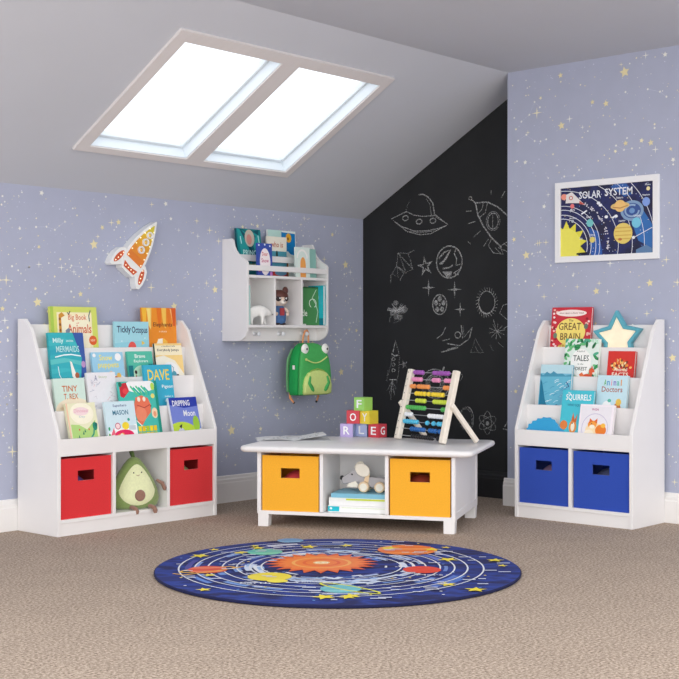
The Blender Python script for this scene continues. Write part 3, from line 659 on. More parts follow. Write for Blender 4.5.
def a_tales(A):
    for k in range(110):
        x = rr.uniform(0, 1); t = rr.uniform(0, 1.3)
        if 0.24 < x < 0.76 and 0.26 < t < 1.05: continue
        a = rr.uniform(0, 3.1); A.e(x, t, 0.085, 0.036, rr.choice([(46, 150, 84), (110, 196, 130), (24, 112, 66), (196, 232, 210), (80, 176, 140)]), rot=a)
    A.e(0.5, 0.62, 0.3, 0.36, (252, 252, 248)); A.t('A book of', 0.48, 0.32, 0.24, 0.05, (120, 130, 120)); A.t('TALES', 0.5, 0.5, 0.46, 0.15, (70, 84, 76)); A.t('in the', 0.5, 0.65, 0.16, 0.04, (120, 130, 120)); A.t('FOREST', 0.5, 0.77, 0.4, 0.09, (80, 96, 90))
    A.e(0.72, 1.0, 0.17, 0.1, (222, 84, 48)); A.e(0.84, 0.84, 0.08, 0.08, (228, 96, 56)); A.p([(0.8, 0.8), (0.84, 0.68), (0.88, 0.8)], (222, 84, 48)); A.e(0.9, 0.88, 0.04, 0.025, (250, 240, 230)); A.p([(0.58, 1.06), (0.48, 0.92), (0.56, 0.86), (0.66, 0.98)], (236, 120, 70)); A.e(0.34, 1.0, 0.14, 0.05, (60, 160, 90)); A.e(0.28, 0.9, 0.02, 0.03, (210, 60, 60))
def a_red(A):
    for k in range(40):
        a = rr.uniform(0, PI); r = rr.uniform(0.1, 0.4); A.e(0.5 + r * math.cos(a), 0.62 - r * math.sin(a) * 0.9, 0.05, 0.035, rr.choice([(240, 150, 60), (250, 196, 110), (226, 90, 40), (250, 226, 170), (120, 60, 40)]), rot=a)
    A.t('Animal', 0.5, 0.62, 0.5, 0.11, (252, 244, 224)); A.t('FACTS', 0.5, 0.78, 0.6, 0.13, (252, 244, 224)); A.e(0.5, 1.0, 0.36, 0.12, (238, 130, 60))
def a_whale(A):
    A.r(0, 0, 1, 0.24, (190, 224, 234)); A.p([(0, 0.26), (0.1, 0.3), (0.2, 0.2), (0.32, 0.26), (0.42, 0.18), (0.55, 0.26), (0.7, 0.24), (0.8, 0.3), (1, 0.26), (1, 0.36), (0, 0.38)], (70, 150, 180)); A.p([(0, 0.34), (1, 0.32), (1, 2), (0, 2)], (104, 186, 212))
    for k in range(44):
        x = rr.uniform(0.05, 0.95); t = rr.uniform(0.42, 1.5); A.l([(x, t), (x + 0.07, t - 0.05), (x + 0.14, t - 0.06)], 0.014, rr.choice([(214, 240, 248), (60, 150, 190), (240, 250, 252)]))
    A.p([(0.02, 0.4), (0.08, 0.5), (0.2, 0.95), (0.45, 1.6), (0.04, 1.6)], (20, 118, 152)); A.l([(0.86, 0.48), (0.95, 0.6), (0.86, 0.62)], 0.03, (50, 80, 140)); A.e(0.6, 1.2, 0.06, 0.1, (60, 80, 120))
def a_doctors(A):
    for k, (c, col) in enumerate(zip('Animal', [(90, 180, 96), (60, 150, 206), (238, 140, 170), (128, 110, 200), (90, 190, 170), (226, 150, 60)])): A.t(c, 0.26 + k * 0.105, 0.21 + (0.02 if c in 'nma' else 0), 0.085 if c not in 'il' else 0.03, 0.18 if c in 'Ail' else 0.13, col)
    A.t('Doctors', 0.5, 0.41, 0.68, 0.16, (176, 110, 100)); A.e(0.36, 0.95, 0.16, 0.2, (250, 252, 252)); A.e(0.44, 0.74, 0.06, 0.05, (90, 190, 170)); A.e(0.7, 0.98, 0.13, 0.17, (204, 120, 56)); A.e(0.74, 0.78, 0.09, 0.1, (240, 196, 80)); A.p([(0.64, 0.9), (0.58, 1.1), (0.7, 1.1)], (190, 96, 46)); A.e(0.38, 0.9, 0.015, 0.015, (80, 90, 110))
def a_squirrel(A):
    A.t('The', 0.22, 0.08, 0.1, 0.05, (250, 250, 250)); A.t('SQUIRRELS', 0.52, 0.21, 0.8, 0.2, (250, 252, 252)); A.t('WHO SQUABBLED', 0.55, 0.42, 0.72, 0.08, (40, 110, 140))
    A.e(0.13, 0.98, 0.12, 0.13, (232, 130, 60)); A.e(0.42, 1.02, 0.12, 0.18, (236, 150, 70)); A.p([(0.36, 0.86), (0.4, 0.62), (0.46, 0.82), (0.54, 0.66), (0.52, 0.9)], (214, 110, 50)); A.e(0.42, 1.02, 0.06, 0.12, (250, 240, 220)); A.e(0.4, 0.92, 0.02, 0.02, (40, 30, 30)); A.e(0.82, 0.98, 0.12, 0.24, (200, 60, 54)); A.p([(0.74, 0.76), (0.78, 0.52), (0.84, 0.74), (0.92, 0.58), (0.9, 0.82)], (190, 70, 50)); A.e(0.82, 0.95, 0.05, 0.1, (250, 240, 225)); A.e(0.8, 0.88, 0.02, 0.02, (40, 30, 30))
def a_fox(A):
    A.r(0.05, 0.05, 0.93, 1.3, (238, 234, 240)); A.t('WISH', 0.45, 0.13, 0.2, 0.06, (176, 70, 130)); A.l(arc(0.48, 0.62, 0.38, 0, 360, 30), 0.02, (206, 198, 220)); A.e(0.48, 0.66, 0.27, 0.18, (250, 226, 180))
    A.e(0.66, 0.66, 0.16, 0.14, (236, 128, 40)); A.e(0.4, 0.52, 0.13, 0.1, (244, 160, 60)); A.p([(0.3, 0.5), (0.32, 0.36), (0.42, 0.44)], (226, 104, 30)); A.p([(0.44, 0.44), (0.54, 0.36), (0.54, 0.5)], (226, 104, 30)); A.e(0.4, 0.58, 0.08, 0.05, (252, 240, 220)); A.e(0.32, 0.74, 0.13, 0.08, (250, 238, 214)); A.e(0.52, 0.8, 0.1, 0.05, (240, 150, 60)); A.e(0.38, 0.5, 0.015, 0.015, (40, 30, 30)); A.e(0.72, 0.54, 0.07, 0.06, (250, 190, 70))

row_book('L', 0, -1.985, 0.257, 0.940, 0.016, (214, 224, 108), a_animals, 'yellow-green Big Book of Animals standing at the back left of the wide bookcase')
row_book('L', 0, -1.679, 0.205, 0.879, 0.012, (166, 220, 232), a_tickly, 'pale blue Tickly Octopus picture book on the top ledge', behind=0.013)
row_book('L', 0, -1.505, 0.215, 0.944, 0.010, (238, 146, 40), a_orange, 'bright orange book behind Tickly Octopus, right end of the top ledge', dy=0.014)
row_book('L', 1, -2.062, 0.19, 0.827, 0.014, (52, 178, 190), a_mermaid, 'teal mermaid story book on the second ledge of the wide bookcase')
row_book('L', 1, -1.848, 0.180, 0.742, 0.012, (160, 210, 236), a_snow, 'light blue snow book with yellow title, second ledge of the wide bookcase')
row_book('L', 1, -1.667, 0.15, 0.744, 0.012, (76, 190, 170), a_jungle, 'green and teal picture book with two small figures, partly behind DAVE')
row_book('L', 1, -1.50, 0.168, 0.779, 0.014, (250, 244, 226), a_every, 'cream and yellow book with dark green spine near the right panel', spine=(30, 60, 52))
row_book('L', 2, -2.098, 0.166, 0.636, 0.012, (214, 236, 224), a_tiny, 'pale mint book titled TINY T. REX on the third ledge')
row_book('L', 2, -1.929, 0.160, 0.657, 0.013, (240, 238, 242), a_drawing, 'white book covered in fine pastel line drawings on the third ledge')
row_book('L', 2, -1.61, 0.171, 0.684, 0.013, (60, 180, 212), a_dave, 'turquoise book with the yellow title DAVE on the third ledge')
row_book('L', 3, -1.765, 0.222, 0.615, 0.012, (72, 194, 180), a_deer, 'teal book with a large orange animal face on the front ledge', dy=0.0135)
row_book('L', 3, -2.083, 0.158, 0.532, 0.014, (238, 236, 200), a_green, 'cream and green dinosaur book at the left end of the front ledge')
row_book('L', 3, -1.888, 0.170, 0.533, 0.012, (214, 236, 244), a_mason, 'white and pink book titled MASON on the front ledge', behind=0.013)
row_book('L', 3, -1.52, 0.172, 0.535, 0.014, (236, 238, 246), a_moon, 'blue and green DRIPPING Moon book at the right end of the front ledge')
row_book('R', 0, 0.156, 0.222, 0.945, 0.014, (206, 44, 60), a_brain, 'red and yellow Great Brain book on the top ledge of the narrow bookcase')
row_book('R', 1, 0.247, 0.186, 0.800, 0.014, (232, 244, 236), a_tales, 'white book of forest tales with green leaves and a red fox')
row_book('R', 1, 0.449, 0.140, 0.746, 0.016, (216, 48, 40), a_red, 'small red animal book on the second ledge of the narrow bookcase')
row_book('R', 2, 0.149, 0.172, 0.683, 0.014, (120, 190, 214), a_whale, 'blue sea-wave picture book at the left of the third ledge')
row_book('R', 2, 0.440, 0.158, 0.641, 0.013, (200, 230, 240), a_doctors, 'light blue Animal Doctors book on the third ledge of the narrow bookcase')
row_book('R', 3, 0.297, 0.168, 0.573, 0.012, (70, 196, 214), a_squirrel, 'turquoise SQUIRRELS book with two squirrels on the front ledge', dy=0.0145)
row_book('R', 3, 0.407, 0.177, 0.515, 0.013, (248, 240, 246), a_fox, 'pale pink book with an orange fox on the front ledge', behind=0.0135)

# blue hedgehog-shaped board book, front ledge of the narrow bookcase
pts = [(-0.105, 0), (-0.1, 0.055), (-0.092, 0.06), (-0.09, 0.076), (-0.075, 0.078), (-0.07, 0.09), (-0.05, 0.093), (-0.044, 0.103), (-0.022, 0.103), (-0.015, 0.11), (0.005, 0.108), (0.022, 0.11), (0.03, 0.103), (0.045, 0.1), (0.05, 0.09), (0.062, 0.082), (0.068, 0.07), (0.09, 0.058), (0.102, 0.046), (0.092, 0.04), (0.08, 0)]
t = thing('shaped_board_book', 'blue spiky animal-shaped board book at the left of the front ledge', 'book', rbp(0.142, -0.255, 0.344), -PI / 2)
t.rotation_euler = (Matrix.Rotation(-PI / 2, 4, 'Z') @ Matrix.Rotation(-0.1, 4, 'X')).to_euler()
m = MB(); m.prism([(b, a) for a, b in pts], 1, 0, 0.004, ink((50, 164, 216))); m.build('cover', t)
m = MB(); m.prism([(b * 0.98 + 0.002, a * 0.98 - 0.002) for a, b in pts], 1, 0.0042, 0.012, ink((206, 232, 240))); m.build('pages', t)

# star night light on the top ledge of the narrow bookcase
t = thing('star_light', 'teal-framed star night light glowing warm white on top ledge', 'lamp', rbp(0.392, -0.0605, 0.6965), -PI / 2)
def rstar(cx, cz, r, inner, cut=None):
    p = starp(cx, cz, r, 5, inner, PI / 2 + 0.04)
    return p
oz = 0.107
TEALF = mat((92, 172, 190), 0.35, 0.03, 10)
outer = rstar(0, oz, 0.128, 0.56); innr = rstar(0, oz, 0.099, 0.53)
m = MB(); n = len(outer)
v = [(a, 0.0, b) for a, b in outer] + [(a, 0.0, b) for a, b in innr] + [(a, 0.03, b) for a, b in outer] + [(a, 0.03, b) for a, b in innr]
f = []
for i in range(n):
    j = (i + 1) % n
    f += [(i, n + i, n + j, j), (2 * n + i, 2 * n + j, 3 * n + j, 3 * n + i), (i, j, 2 * n + j, 2 * n + i), (n + i, 3 * n + i, 3 * n + j, n + j)]
m.add(v, f, TEALF); m.build('lamp_frame', t, bevel=0.004)
m = MB(); m.prism([(b, a) for a, b in rstar(0, oz, 0.098, 0.53)], 1, 0.01, 0.0295, mat((255, 236, 206), 0.5, 0.06, 18, emit=0.16)); m.build('lamp_diffuser', t)

# ------------------------------------------------------------------ wall shelf
WX = -1.053; WW = 0.58; WZ = 0.79
t = thing('wall_shelf', 'white wall-mounted cubby shelf with rails and coat hooks', 'shelf', (WX, -0.0008, WZ))
prof = [(0, 0)] + [(0.105 + 0.07 * math.sin(a), 0.062 - 0.062 * math.cos(a)) for a in [k * PI / 16 for k in range(9)]] + [(0.175, 0.378)]
prof += [(0.168, 0.387), (0.152, 0.397), (0.13, 0.409), (0.11, 0.423), (0.094, 0.44), (0.083, 0.46), (0.077, 0.48), (0.073, 0.492), (0.065, 0.498), (0, 0.498)]
for x in (0, WW - 0.0125):
    m = MB(); m.prism([(-d, z) for d, z in prof], 0, x, x + 0.0125, WHITE); m.build('side_panel', t, bevel=0.001)
xi0, xi1 = 0.0125, WW - 0.0125
m = MB(); m.box(xi0, xi1, -0.174, -0.001, 0.066, 0.079, WHITE); m.build('lower_shelf', t, bevel=0.001)
m = MB(); m.box(xi0, xi1, -0.174, -0.001, 0.307, 0.320, WHITE); m.build('upper_shelf', t, bevel=0.001)
m = MB(); m.box(xi0, xi1, -0.010, -0.001, 0.079, 0.307, WHITE)
for q in (0.05, 0.115):
    for z in (0.13, 0.27): m.lathe([(0.0045, 0), (0.0045, 0.0006)], mat((70, 62, 62), 0.6), (xi0 + q, -0.0106, z), 1, 10)
m.build('back_panel', t)
for x in (0.194, 0.386):
    m = MB(); m.box(x - 0.006, x + 0.006, -0.172, -0.01, 0.079, 0.307, WHITE); m.build('divider', t, bevel=0.001)
m = MB(); m.box(xi0, xi1, -0.174, -0.163, 0.342, 0.368, WHITE); m.build('front_rail', t, bevel=0.001)
m = MB(); m.box(xi0, xi1, -0.082, -0.071, 0.394, 0.424, WHITE); m.build('rear_rail', t, bevel=0.001)
m = MB(); m.box(xi0, xi1, -0.100, -0.088, 0.0, 0.066, WHITE); m.build('hook_board', t, bevel=0.001)
for x in (0.12, 0.29, 0.46):
    m = MB(); m.lathe([(0.011, 0.0), (0.011, -0.003), (0.006, -0.006), (0.006, -0.026), (0.010, -0.03), (0.0115, -0.036), (0.008, -0.041)], mat((232, 234, 238), 0.25, 0.02, 10), (x, -0.1, 0.036), 1, 16)
    m.build('coat_hook', t, smooth=True)
def wsp(x, y, z=0.3205): return (WX + x, y, WZ + z)
def s_ice(A):
    for k in range(10): A.p([(rr.uniform(0, 1), 0), (rr.uniform(0, 1), 0.2), (rr.uniform(0, 1), 1.2)], rr.choice([(20, 110, 120), (40, 160, 160), (16, 84, 100)]))
    A.e(0.52, 0.28, 0.2, 0.26, (206, 196, 180)); A.e(0.5, 0.32, 0.11, 0.16, (214, 150, 140)); A.t('PRINCE', 0.55, 0.72, 0.66, 0.17, (206, 246, 240)); A.r(0.05, 1.05, 0.95, 1.2, (150, 186, 130))
    for q in ((0.14, 0.36), (0.88, 0.3), (0.8, 0.55)): A.l([(q[0], q[1] - 0.12), (q[0] + 0.03, q[1] + 0.1)], 0.03, (210, 250, 248))
def s_queen(A):
    A.e(0.5, 0.9, 0.36, 0.66, (250, 240, 240)); A.t('Dear', 0.5, 0.52, 0.4, 0.18, (214, 90, 90)); A.t('Snow', 0.5, 0.84, 0.5, 0.2, (206, 100, 140)); A.t('Queen', 0.5, 1.2, 0.5, 0.2, (110, 120, 180)); A.e(0.1, 1.3, 0.08, 0.12, (190, 60, 120)); A.e(0.9, 1.5, 0.08, 0.12, (206, 130, 200))
    for q in ((0.1, 0.1), (0.5, 0.06), (0.85, 0.12)): A.e(q[0], q[1], 0.05, 0.05, (226, 236, 250))
def s_who(A):
    A.r(0, 0.52, 1, 1.1, (80, 156, 176)); A.t('who is', 0.5, 0.28, 0.62, 0.2, (200, 120, 90)); A.e(0.5, 0.62, 0.05, 0.12, (40, 60, 50)); A.r(0, 1.1, 1, 1.6, (206, 60, 46)); A.e(0.7, 1.3, 0.3, 0.1, (110, 160, 190))
def s_giraffe(A):
    A.r(0, 0, 0.5, 1.6, (196, 230, 222)); A.p([(0.48, 0.04), (0.98, 0.06), (0.98, 0.62), (0.8, 0.6), (0.7, 0.52), (0.48, 0.56)], (16, 130, 196)); A.e(0.74, 0.18, 0.1, 0.12, (236, 176, 50)); A.e(0.72, 0.2, 0.03, 0.04, (120, 80, 40)); A.r(0.5, 0.7, 0.7, 1.2, (240, 200, 90)); A.r(0.62, 0.66, 0.68, 1.4, (130, 70, 60))
def s_arch(A):
    A.l(arc(0.45, 0.55, 0.36, 0, 180, 12, -0.4), 0.1, (250, 250, 246)); A.e(0.5, 0.9, 0.2, 0.4, (246, 170, 90)); A.r(0.3, 0.9, 0.7, 1.6, (246, 170, 90)); A.r(0.38, 1.6, 0.8, 1.7, (60, 30, 30))
book(0.165, 0.235, 0.014, (24, 130, 136), s_ice, 'teal PRINCE book behind the rear rail of the wall shelf', wsp(0.135, -0.068), 0.1, 0, spine=(16, 84, 96))
book(0.100, 0.158, 0.012, (60, 84, 170), s_queen, 'small blue and pink Snow Queen book behind the front rail', wsp(0.142, -0.158), 0.04, 0)
book(0.140, 0.205, 0.010, (246, 240, 224), s_who, 'cream and teal book behind the middle of the rear rail of the wall shelf', wsp(0.322, -0.058), 0.0, 0)
book(0.200, 0.242, 0.012, (236, 244, 240), s_giraffe, 'pale green and blue giraffe book at the back of the wall shelf', wsp(0.385, -0.042), 0.05, 0)
book(0.100, 0.152, 0.012, (226, 240, 234), s_arch, 'pale mint book with an orange arch behind the front rail', wsp(0.41, -0.158), 0.03, 0)
book(0.12, 0.15, 0.010, (150, 200, 190), None, 'plain sage green book at the right end of the upper rails', wsp(0.49, -0.12), 0.05, 0)
def s_green(A):
    A.r(0, 0, 1, 0.05, (40, 90, 50)); A.t('Little', 0.2, 0.95, 0.5, 0.24, (232, 240, 226)); A.l(arc(0.72, 0.6, 0.16, 120, 420, 14), 0.03, (226, 240, 220)); A.l([(0.9, 0.1), (0.7, 0.4), (0.86, 0.62), (0.95, 0.9), (0.85, 1.3)], 0.025, (214, 236, 210)); A.r(0.04, 1.35, 0.38, 1.5, (240, 242, 236))
book(0.140, 0.196, 0.018, (74, 140, 82), s_green, 'green book with white swirl lettering in the right cubby', wsp(0.474, -0.135, 0.0795), 0.05, math.radians(-8))
def s_blue(A):
    A.r(0.1, 0.2, 0.9, 0.9, (60, 190, 210)); A.e(0.5, 0.6, 0.2, 0.3, (240, 250, 250)); A.r(0, 1.6, 1, 3, (24, 130, 150))
o = book(0.105, 0.204, 0.016, (40, 190, 206), s_blue, 'turquoise book beside the green book in the right cubby', wsp(0.552, -0.095, 0.0795), 0.0, PI / 2 * 1.0, spine=(40, 196, 212))
o.location = (WX + 0.545, -0.118, WZ + 0.0795); o.rotation_euler = (0, 0, -PI / 2)
def up_spine(x, w, h, c, label):
    # a book standing spine out
    t = thing('picture_book', label, 'book', (WX + x, -0.155, WZ + 0.0795)); cm = ink(c); mm = MB()
    mm.box(0, w, 0, 0.0015, 0, h, cm); mm.box(0, 0.0015, 0.0015, 0.13, 0, h, cm); mm.box(w - 0.0015, w, 0.0015, 0.13, 0, h, cm); mm.build('cover', t)
    mm = MB(); mm.box(0.0015, w - 0.0015, 0.0015, 0.127, 0.002, h - 0.003, PAPER); mm.build('pages', t)
up_spine(0.0135, 0.012, 0.2, (120, 190, 84), 'green spine at the far left of the left cubby')
up_spine(0.0262, 0.016, 0.19, (186, 222, 214), 'pale aqua spine beside the polar bear in the left cubby')

# ------------------------------------------------------------------ organic shapes
def skin(name, vs, es, rs, mm, parent=None, sub=2):
    me = bpy.data.meshes.new(name); me.from_pydata([tuple(v) for v in vs], es, [])
    ob = bpy.data.objects.new(name, me); COL.objects.link(ob)
    ob.modifiers.new('skin', 'SKIN')
    for i, d in enumerate(me.skin_vertices[0].data):
        r = rs[i]; d.radius = r if isinstance(r, tuple) else (r, r); d.use_root = (i == 0)
    s = ob.modifiers.new('sub', 'SUBSURF'); s.levels = sub; s.render_levels = sub
    dg = bpy.context.evaluated_depsgraph_get(); m2 = bpy.data.meshes.new_from_object(ob.evaluated_get(dg))
    bpy.data.objects.remove(ob)
    m2.materials.clear(); m2.materials.append(mm)
    m2.polygons.foreach_set('material_index', [0] * len(m2.polygons)); m2.polygons.foreach_set('use_smooth', [True] * len(m2.polygons)); m2.update()
    o = bpy.data.objects.new(name, m2); COL.objects.link(o)
    if parent: o.parent = parent
    return o
# polar bear walking to the right
BW = mat((240, 238, 234), 0.45, 0.02, 20)
t = thing('polar_bear_figurine', 'small white walking polar bear figurine in the left cubby', 'figurine', (WX + 0.108, -0.142, WZ + 0.0795), math.radians(-20))
t.scale = (0.85, 0.85, 1.12)
vs = [(-0.035, 0, 0.062), (-0.058, 0, 0.058), (0.0, 0, 0.068), (0.028, 0, 0.064), (0.05, 0, 0.058), (0.068, 0, 0.05), (0.082, 0, 0.046),
      (-0.05, -0.014, 0.03), (-0.05, -0.015, 0.006), (-0.042, -0.015, 0.004),
      (-0.04, 0.014, 0.03), (-0.034, 0.015, 0.006), (-0.026, 0.015, 0.004),
      (0.022, -0.014, 0.032), (0.016, -0.015, 0.006), (0.024, -0.015, 0.004),
      (0.036, 0.014, 0.032), (0.05, 0.015, 0.007), (0.058, 0.015, 0.004)]
es = [(0, 1), (0, 2), (2, 3), (3, 4), (4, 5), (5, 6), (1, 7), (7, 8), (8, 9), (0, 10), (10, 11), (11, 12), (3, 13), (13, 14), (14, 15), (3, 16), (16, 17), (17, 18)]
rs = [0.027, 0.022, 0.024, 0.024, 0.017, 0.014, 0.008, 0.013, 0.008, 0.006, 0.012, 0.008, 0.006, 0.012, 0.008, 0.006, 0.012, 0.008, 0.006]
skin('bear_body', vs, es, rs, BW, t)
for y in (-0.009, 0.009):
    m = MB(); m.sphere((0.06, y, 0.064), (0.004, 0.003, 0.004), BW, 10, 6); m.build('ear', t, smooth=True)
m = MB(); m.sphere((0.0915, 0, 0.046), (0.003, 0.003, 0.0025), mat((40, 38, 40), 0.4), 10, 6); m.build('nose', t, smooth=True)
# raccoon figurine
t = thing('raccoon_figurine', 'raccoon figurine with brown cap and blue overalls in the middle cubby', 'figurine', (WX + 0.266, -0.125, WZ + 0.0795), math.radians(-10))
t.scale = (1.08, 1.0, 1.05)
BR = mat((98, 58, 50), 0.5, 0.06, 40); CR = mat((236, 212, 194), 0.5, 0.03, 40); DK = mat((52, 40, 42), 0.5, 0.05, 40); BLU = mat((70, 110, 160), 0.7, 0.15, 60)
m = MB(); m.loft([[(r * math.cos(a) * 1.0, r * 0.8 * math.sin(a), z) for a in [2 * PI * k / 20 for k in range(20)]] for z, r in ((0.006, 0.03), (0.02, 0.037), (0.045, 0.038), (0.07, 0.032), (0.088, 0.026), (0.095, 0.015))], BLU)
m.box(-0.012, 0.012, -0.033, -0.028, 0.045, 0.08, mat((170, 60, 66), 0.6)); m.build('body', t, smooth=True)
m = MB(); m.sphere((0, 0, 0.122), (0.046, 0.038, 0.036), CR, 24, 14); m.build('head', t, smooth=True)
m = MB()
m.loft([[(r * math.cos(a), r * 0.86 * math.sin(a), z) for a in [2 * PI * k / 24 for k in range(24)]] for z, r in ((0.132, 0.047), (0.14, 0.048), (0.152, 0.043), (0.162, 0.03), (0.167, 0.012))], BR)
m.build('cap', t, smooth=True)
for x in (-0.032, 0.032):
    m = MB(); m.sphere((x * 1.1, -0.004, 0.163), (0.016, 0.009, 0.02), BR, 12, 8); m.build('ear', t, smooth=True)
    m = MB(); m.sphere((x * 0.6, -0.031, 0.124), (0.016, 0.008, 0.013), DK, 14, 8); m.sphere((x * 0.55, -0.0395, 0.126), (0.004, 0.002, 0.004), mat((250, 250, 250), 0.3), 8, 6); m.build('eye', t, smooth=True)
    m = MB(); m.tube([(x * 1.0, -0.004, 0.078), (x * 1.25, -0.018, 0.06), (x * 0.9, -0.034, 0.05)], [0.009, 0.009, 0.008], CR); m.build('arm', t, smooth=True)
    m = MB(); m.sphere((x * 0.5, -0.01, 0.006), (0.014, 0.02, 0.006), DK, 12, 8); m.build('foot', t, smooth=True)
m = MB(); m.sphere((0, -0.036, 0.108), (0.016, 0.014, 0.011), mat((246, 236, 226), 0.5), 14, 8); m.sphere((0, -0.049, 0.113), (0.004, 0.003, 0.003), DK, 8, 6); m.build('muzzle', t, smooth=True)

# ------------------------------------------------------------------ frog backpack
t = thing('frog_backpack', 'green frog-shaped child backpack hanging from the wall shelf hook', 'backpack', (-0.593, -0.094, 0.516))
t.scale = (1, 1, 1.05)
G1 = mat((76, 178, 94), 0.75, 0.05, 80, bump=0.1); G2 = mat((24, 160, 78), 0.75, 0.05, 80, bump=0.1); PG = mat((212, 230, 140), 0.75, 0.04, 80, bump=0.1); OR = mat((232, 158, 110), 0.7, 0.05, 60); WH = mat((246, 246, 240), 0.6); BK = mat((26, 28, 28), 0.4)
def sup(w, y0, y1, z, p=4.0, n=36, cx=0):
    o = []
    for k in range(n):
        a = 2 * PI * k / n; c, s_ = math.cos(a), math.sin(a)
        o.append((cx + w * math.copysign(abs(c) ** (2 / p), c), (y0 + y1) / 2 + (y1 - y0) / 2 * math.copysign(abs(s_) ** (2 / p), s_), z))
    return o
hs_ = [(0.0, 0.104, 0.02), (0.006, 0.113, 0.008), (0.03, 0.118, 0.0), (0.09, 0.117, 0.0), (0.14, 0.112, 0.002), (0.18, 0.104, 0.006), (0.21, 0.092, 0.012), (0.232, 0.074, 0.022), (0.246, 0.05, 0.034), (0.251, 0.024, 0.044)]
m = MB(); m.loft([sup(w_, -0.094 + i_, -0.006 - i_ * 0.2, z) for z, w_, i_ in hs_], G2); m.build('bag_body', t, smooth=True)
m = MB(); m.loft([sup(w_ * 0.985, -0.110 + i_, -0.086 + i_ * 0.6, z, 5) for z, w_, i_ in hs_], G1)
m.build('front_panel', t, smooth=True)
m = MB(); m.loft([sup(w_, -0.128 + i_, -0.100, z, 5) for z, w_, i_ in ((0.004, 0.092, 0.01), (0.012, 0.1, 0.002), (0.05, 0.101, 0), (0.085, 0.09, 0.002), (0.108, 0.066, 0.006), (0.12, 0.034, 0.014))], PG); pk = m.build('front_pocket', t, smooth=True)
m = MB(); zz = [(-0.094, 0.03), (-0.092, 0.065), (-0.078, 0.094), (-0.045, 0.118), (0, 0.127), (0.045, 0.118), (0.078, 0.094), (0.093, 0.065)]
m.tube([(a, -0.115, b) for a, b in zz], 0.0035, mat((150, 190, 90), 0.6)); m.build('zip', t, smooth=True)
for s_ in (-1, 1):
    m = MB(); m.tube([(s_ * 0.062, -0.125, 0.092), (s_ * 0.072, -0.127, 0.06), (s_ * 0.05, -0.129, 0.032), (s_ * 0.04, -0.128, 0.022)], [0.007, 0.011, 0.012, 0.006], G1, 8, 0.4); m.build('frog_leg', t, smooth=True)
    m = MB(); m.sphere((s_ * 0.075 + 0.006, -0.093, 0.222), (0.025, 0.012, 0.026), WH, 18, 10); e = m.build('eye', t, smooth=True)
    m = MB(); m.sphere((s_ * 0.075 + 0.01, -0.104, 0.222), (0.006, 0.003, 0.006), BK, 10, 6); m.build('pupil', e, smooth=True)
    m = MB(); m.tube([(s_ * 0.06, 0.0, 0.22), (s_ * 0.082, 0.010, 0.17), (s_ * 0.086, 0.012, 0.08), (s_ * 0.09, 0.002, 0.015)], 0.011, mat((120, 190, 130), 0.7, 0.05, 60), 8, 0.5); m.build('shoulder_strap', t, smooth=True)
    m = MB(); m.tube([(s_ * 0.1, -0.02, 0.012), (s_ * 0.104, -0.024, -0.012), (s_ * 0.085, -0.03, -0.034)], [0.009, 0.008, 0.006], OR, 8, 0.5); m.sphere((s_ * 0.083, -0.03, -0.036), 0.006, BK, 8, 6); m.build('strap_end', t, smooth=True)
m = MB(); m.tube([(a, -0.1115, b) for a, b in [(-0.075 + 0.15 * k / 12, 0.172 - 0.022 * math.sin(PI * k / 12) + 0.012 * k / 12) for k in range(13)]], 0.0032, PG, 6); m.sphere((-0.077, -0.111, 0.172), 0.007, PG, 10, 6); m.build('smile', t, smooth=True)
m = MB(); m.tube([(-0.02, -0.03, 0.246), (-0.018, -0.034, 0.285), (-0.008, -0.036, 0.308), (0.006, -0.036, 0.312), (0.016, -0.036, 0.3), (0.022, -0.032, 0.27), (0.024, -0.03, 0.246)], 0.006, OR, 8, 0.6); m.build('carry_loop', t, smooth=True)
m = MB(); m.box(-0.119, -0.1175, -0.07, -0.055, 0.125, 0.145, WH); m.build('side_label', t)

# ------------------------------------------------------------------ avocado plush
t = thing('avocado_plush', 'smiling green avocado plush toy seated in the middle cubby', 'plush toy', lbp(0.455, -0.203, 0.0672), math.radians(-18))
t.scale = (1.0, 0.95, 1.04)
AG = mat((136, 158, 92), 0.9, 0.08, 120, bump=0.3, sheen=0.4); AC = mat((232, 236, 188), 0.9, 0.05, 120, bump=0.3, sheen=0.4); AB = mat((150, 112, 96), 0.9, 0.06, 120, bump=0.3, sheen=0.4); AL_ = mat((96, 120, 70), 0.9, 0.08, 120)
prof = [(0.0, 0.085, 0.042), (0.012, 0.108, 0.056), (0.04, 0.116, 0.062), (0.08, 0.107, 0.06), (0.12, 0.088, 0.054), (0.155, 0.066, 0.046), (0.185, 0.044, 0.036), (0.205, 0.026, 0.024), (0.214, 0.01, 0.01)]
m = MB(); m.loft([[(a_ * math.cos(q), b_ * math.sin(q), z) for q in [2 * PI * k / 32 for k in range(32)]] for z, a_, b_ in prof], AG); m.build('plush_body', t, smooth=True)
def prof_at(z):
    for (z0, a0, b0), (z1, a1, b1) in zip(prof, prof[1:]):
        if z0 <= z <= z1:
            k = (z - z0) / (z1 - z0); return a0 + (a1 - a0) * k, b0 + (b1 - b0) * k
    return prof[-1][1:]
def on_body(x, z, lift):
    a_, b_ = prof_at(z); q = max(0.0, 1 - (x / a_) ** 2); return (x, -b_ * math.sqrt(q) - lift, z)
def patch(fn, mm, name, lift, nr=6, ns=28):
    m = MB(); v = [on_body(*fn(0, 0), lift)]
    for i in range(1, nr + 1):
        for j in range(ns): v.append(on_body(*fn(i / nr, 2 * PI * j / ns), lift * (1 if i < nr else 0.2)))
    f = [(0, 1 + j, 1 + (j + 1) % ns) for j in range(ns)]
    for i in range(nr - 1):
        for j in range(ns):
            a_ = 1 + i * ns; f.append((a_ + j, a_ + ns + j, a_ + ns + (j + 1) % ns, a_ + (j + 1) % ns))
    m.add(v, f, mm); return m.build(name, t, smooth=True)
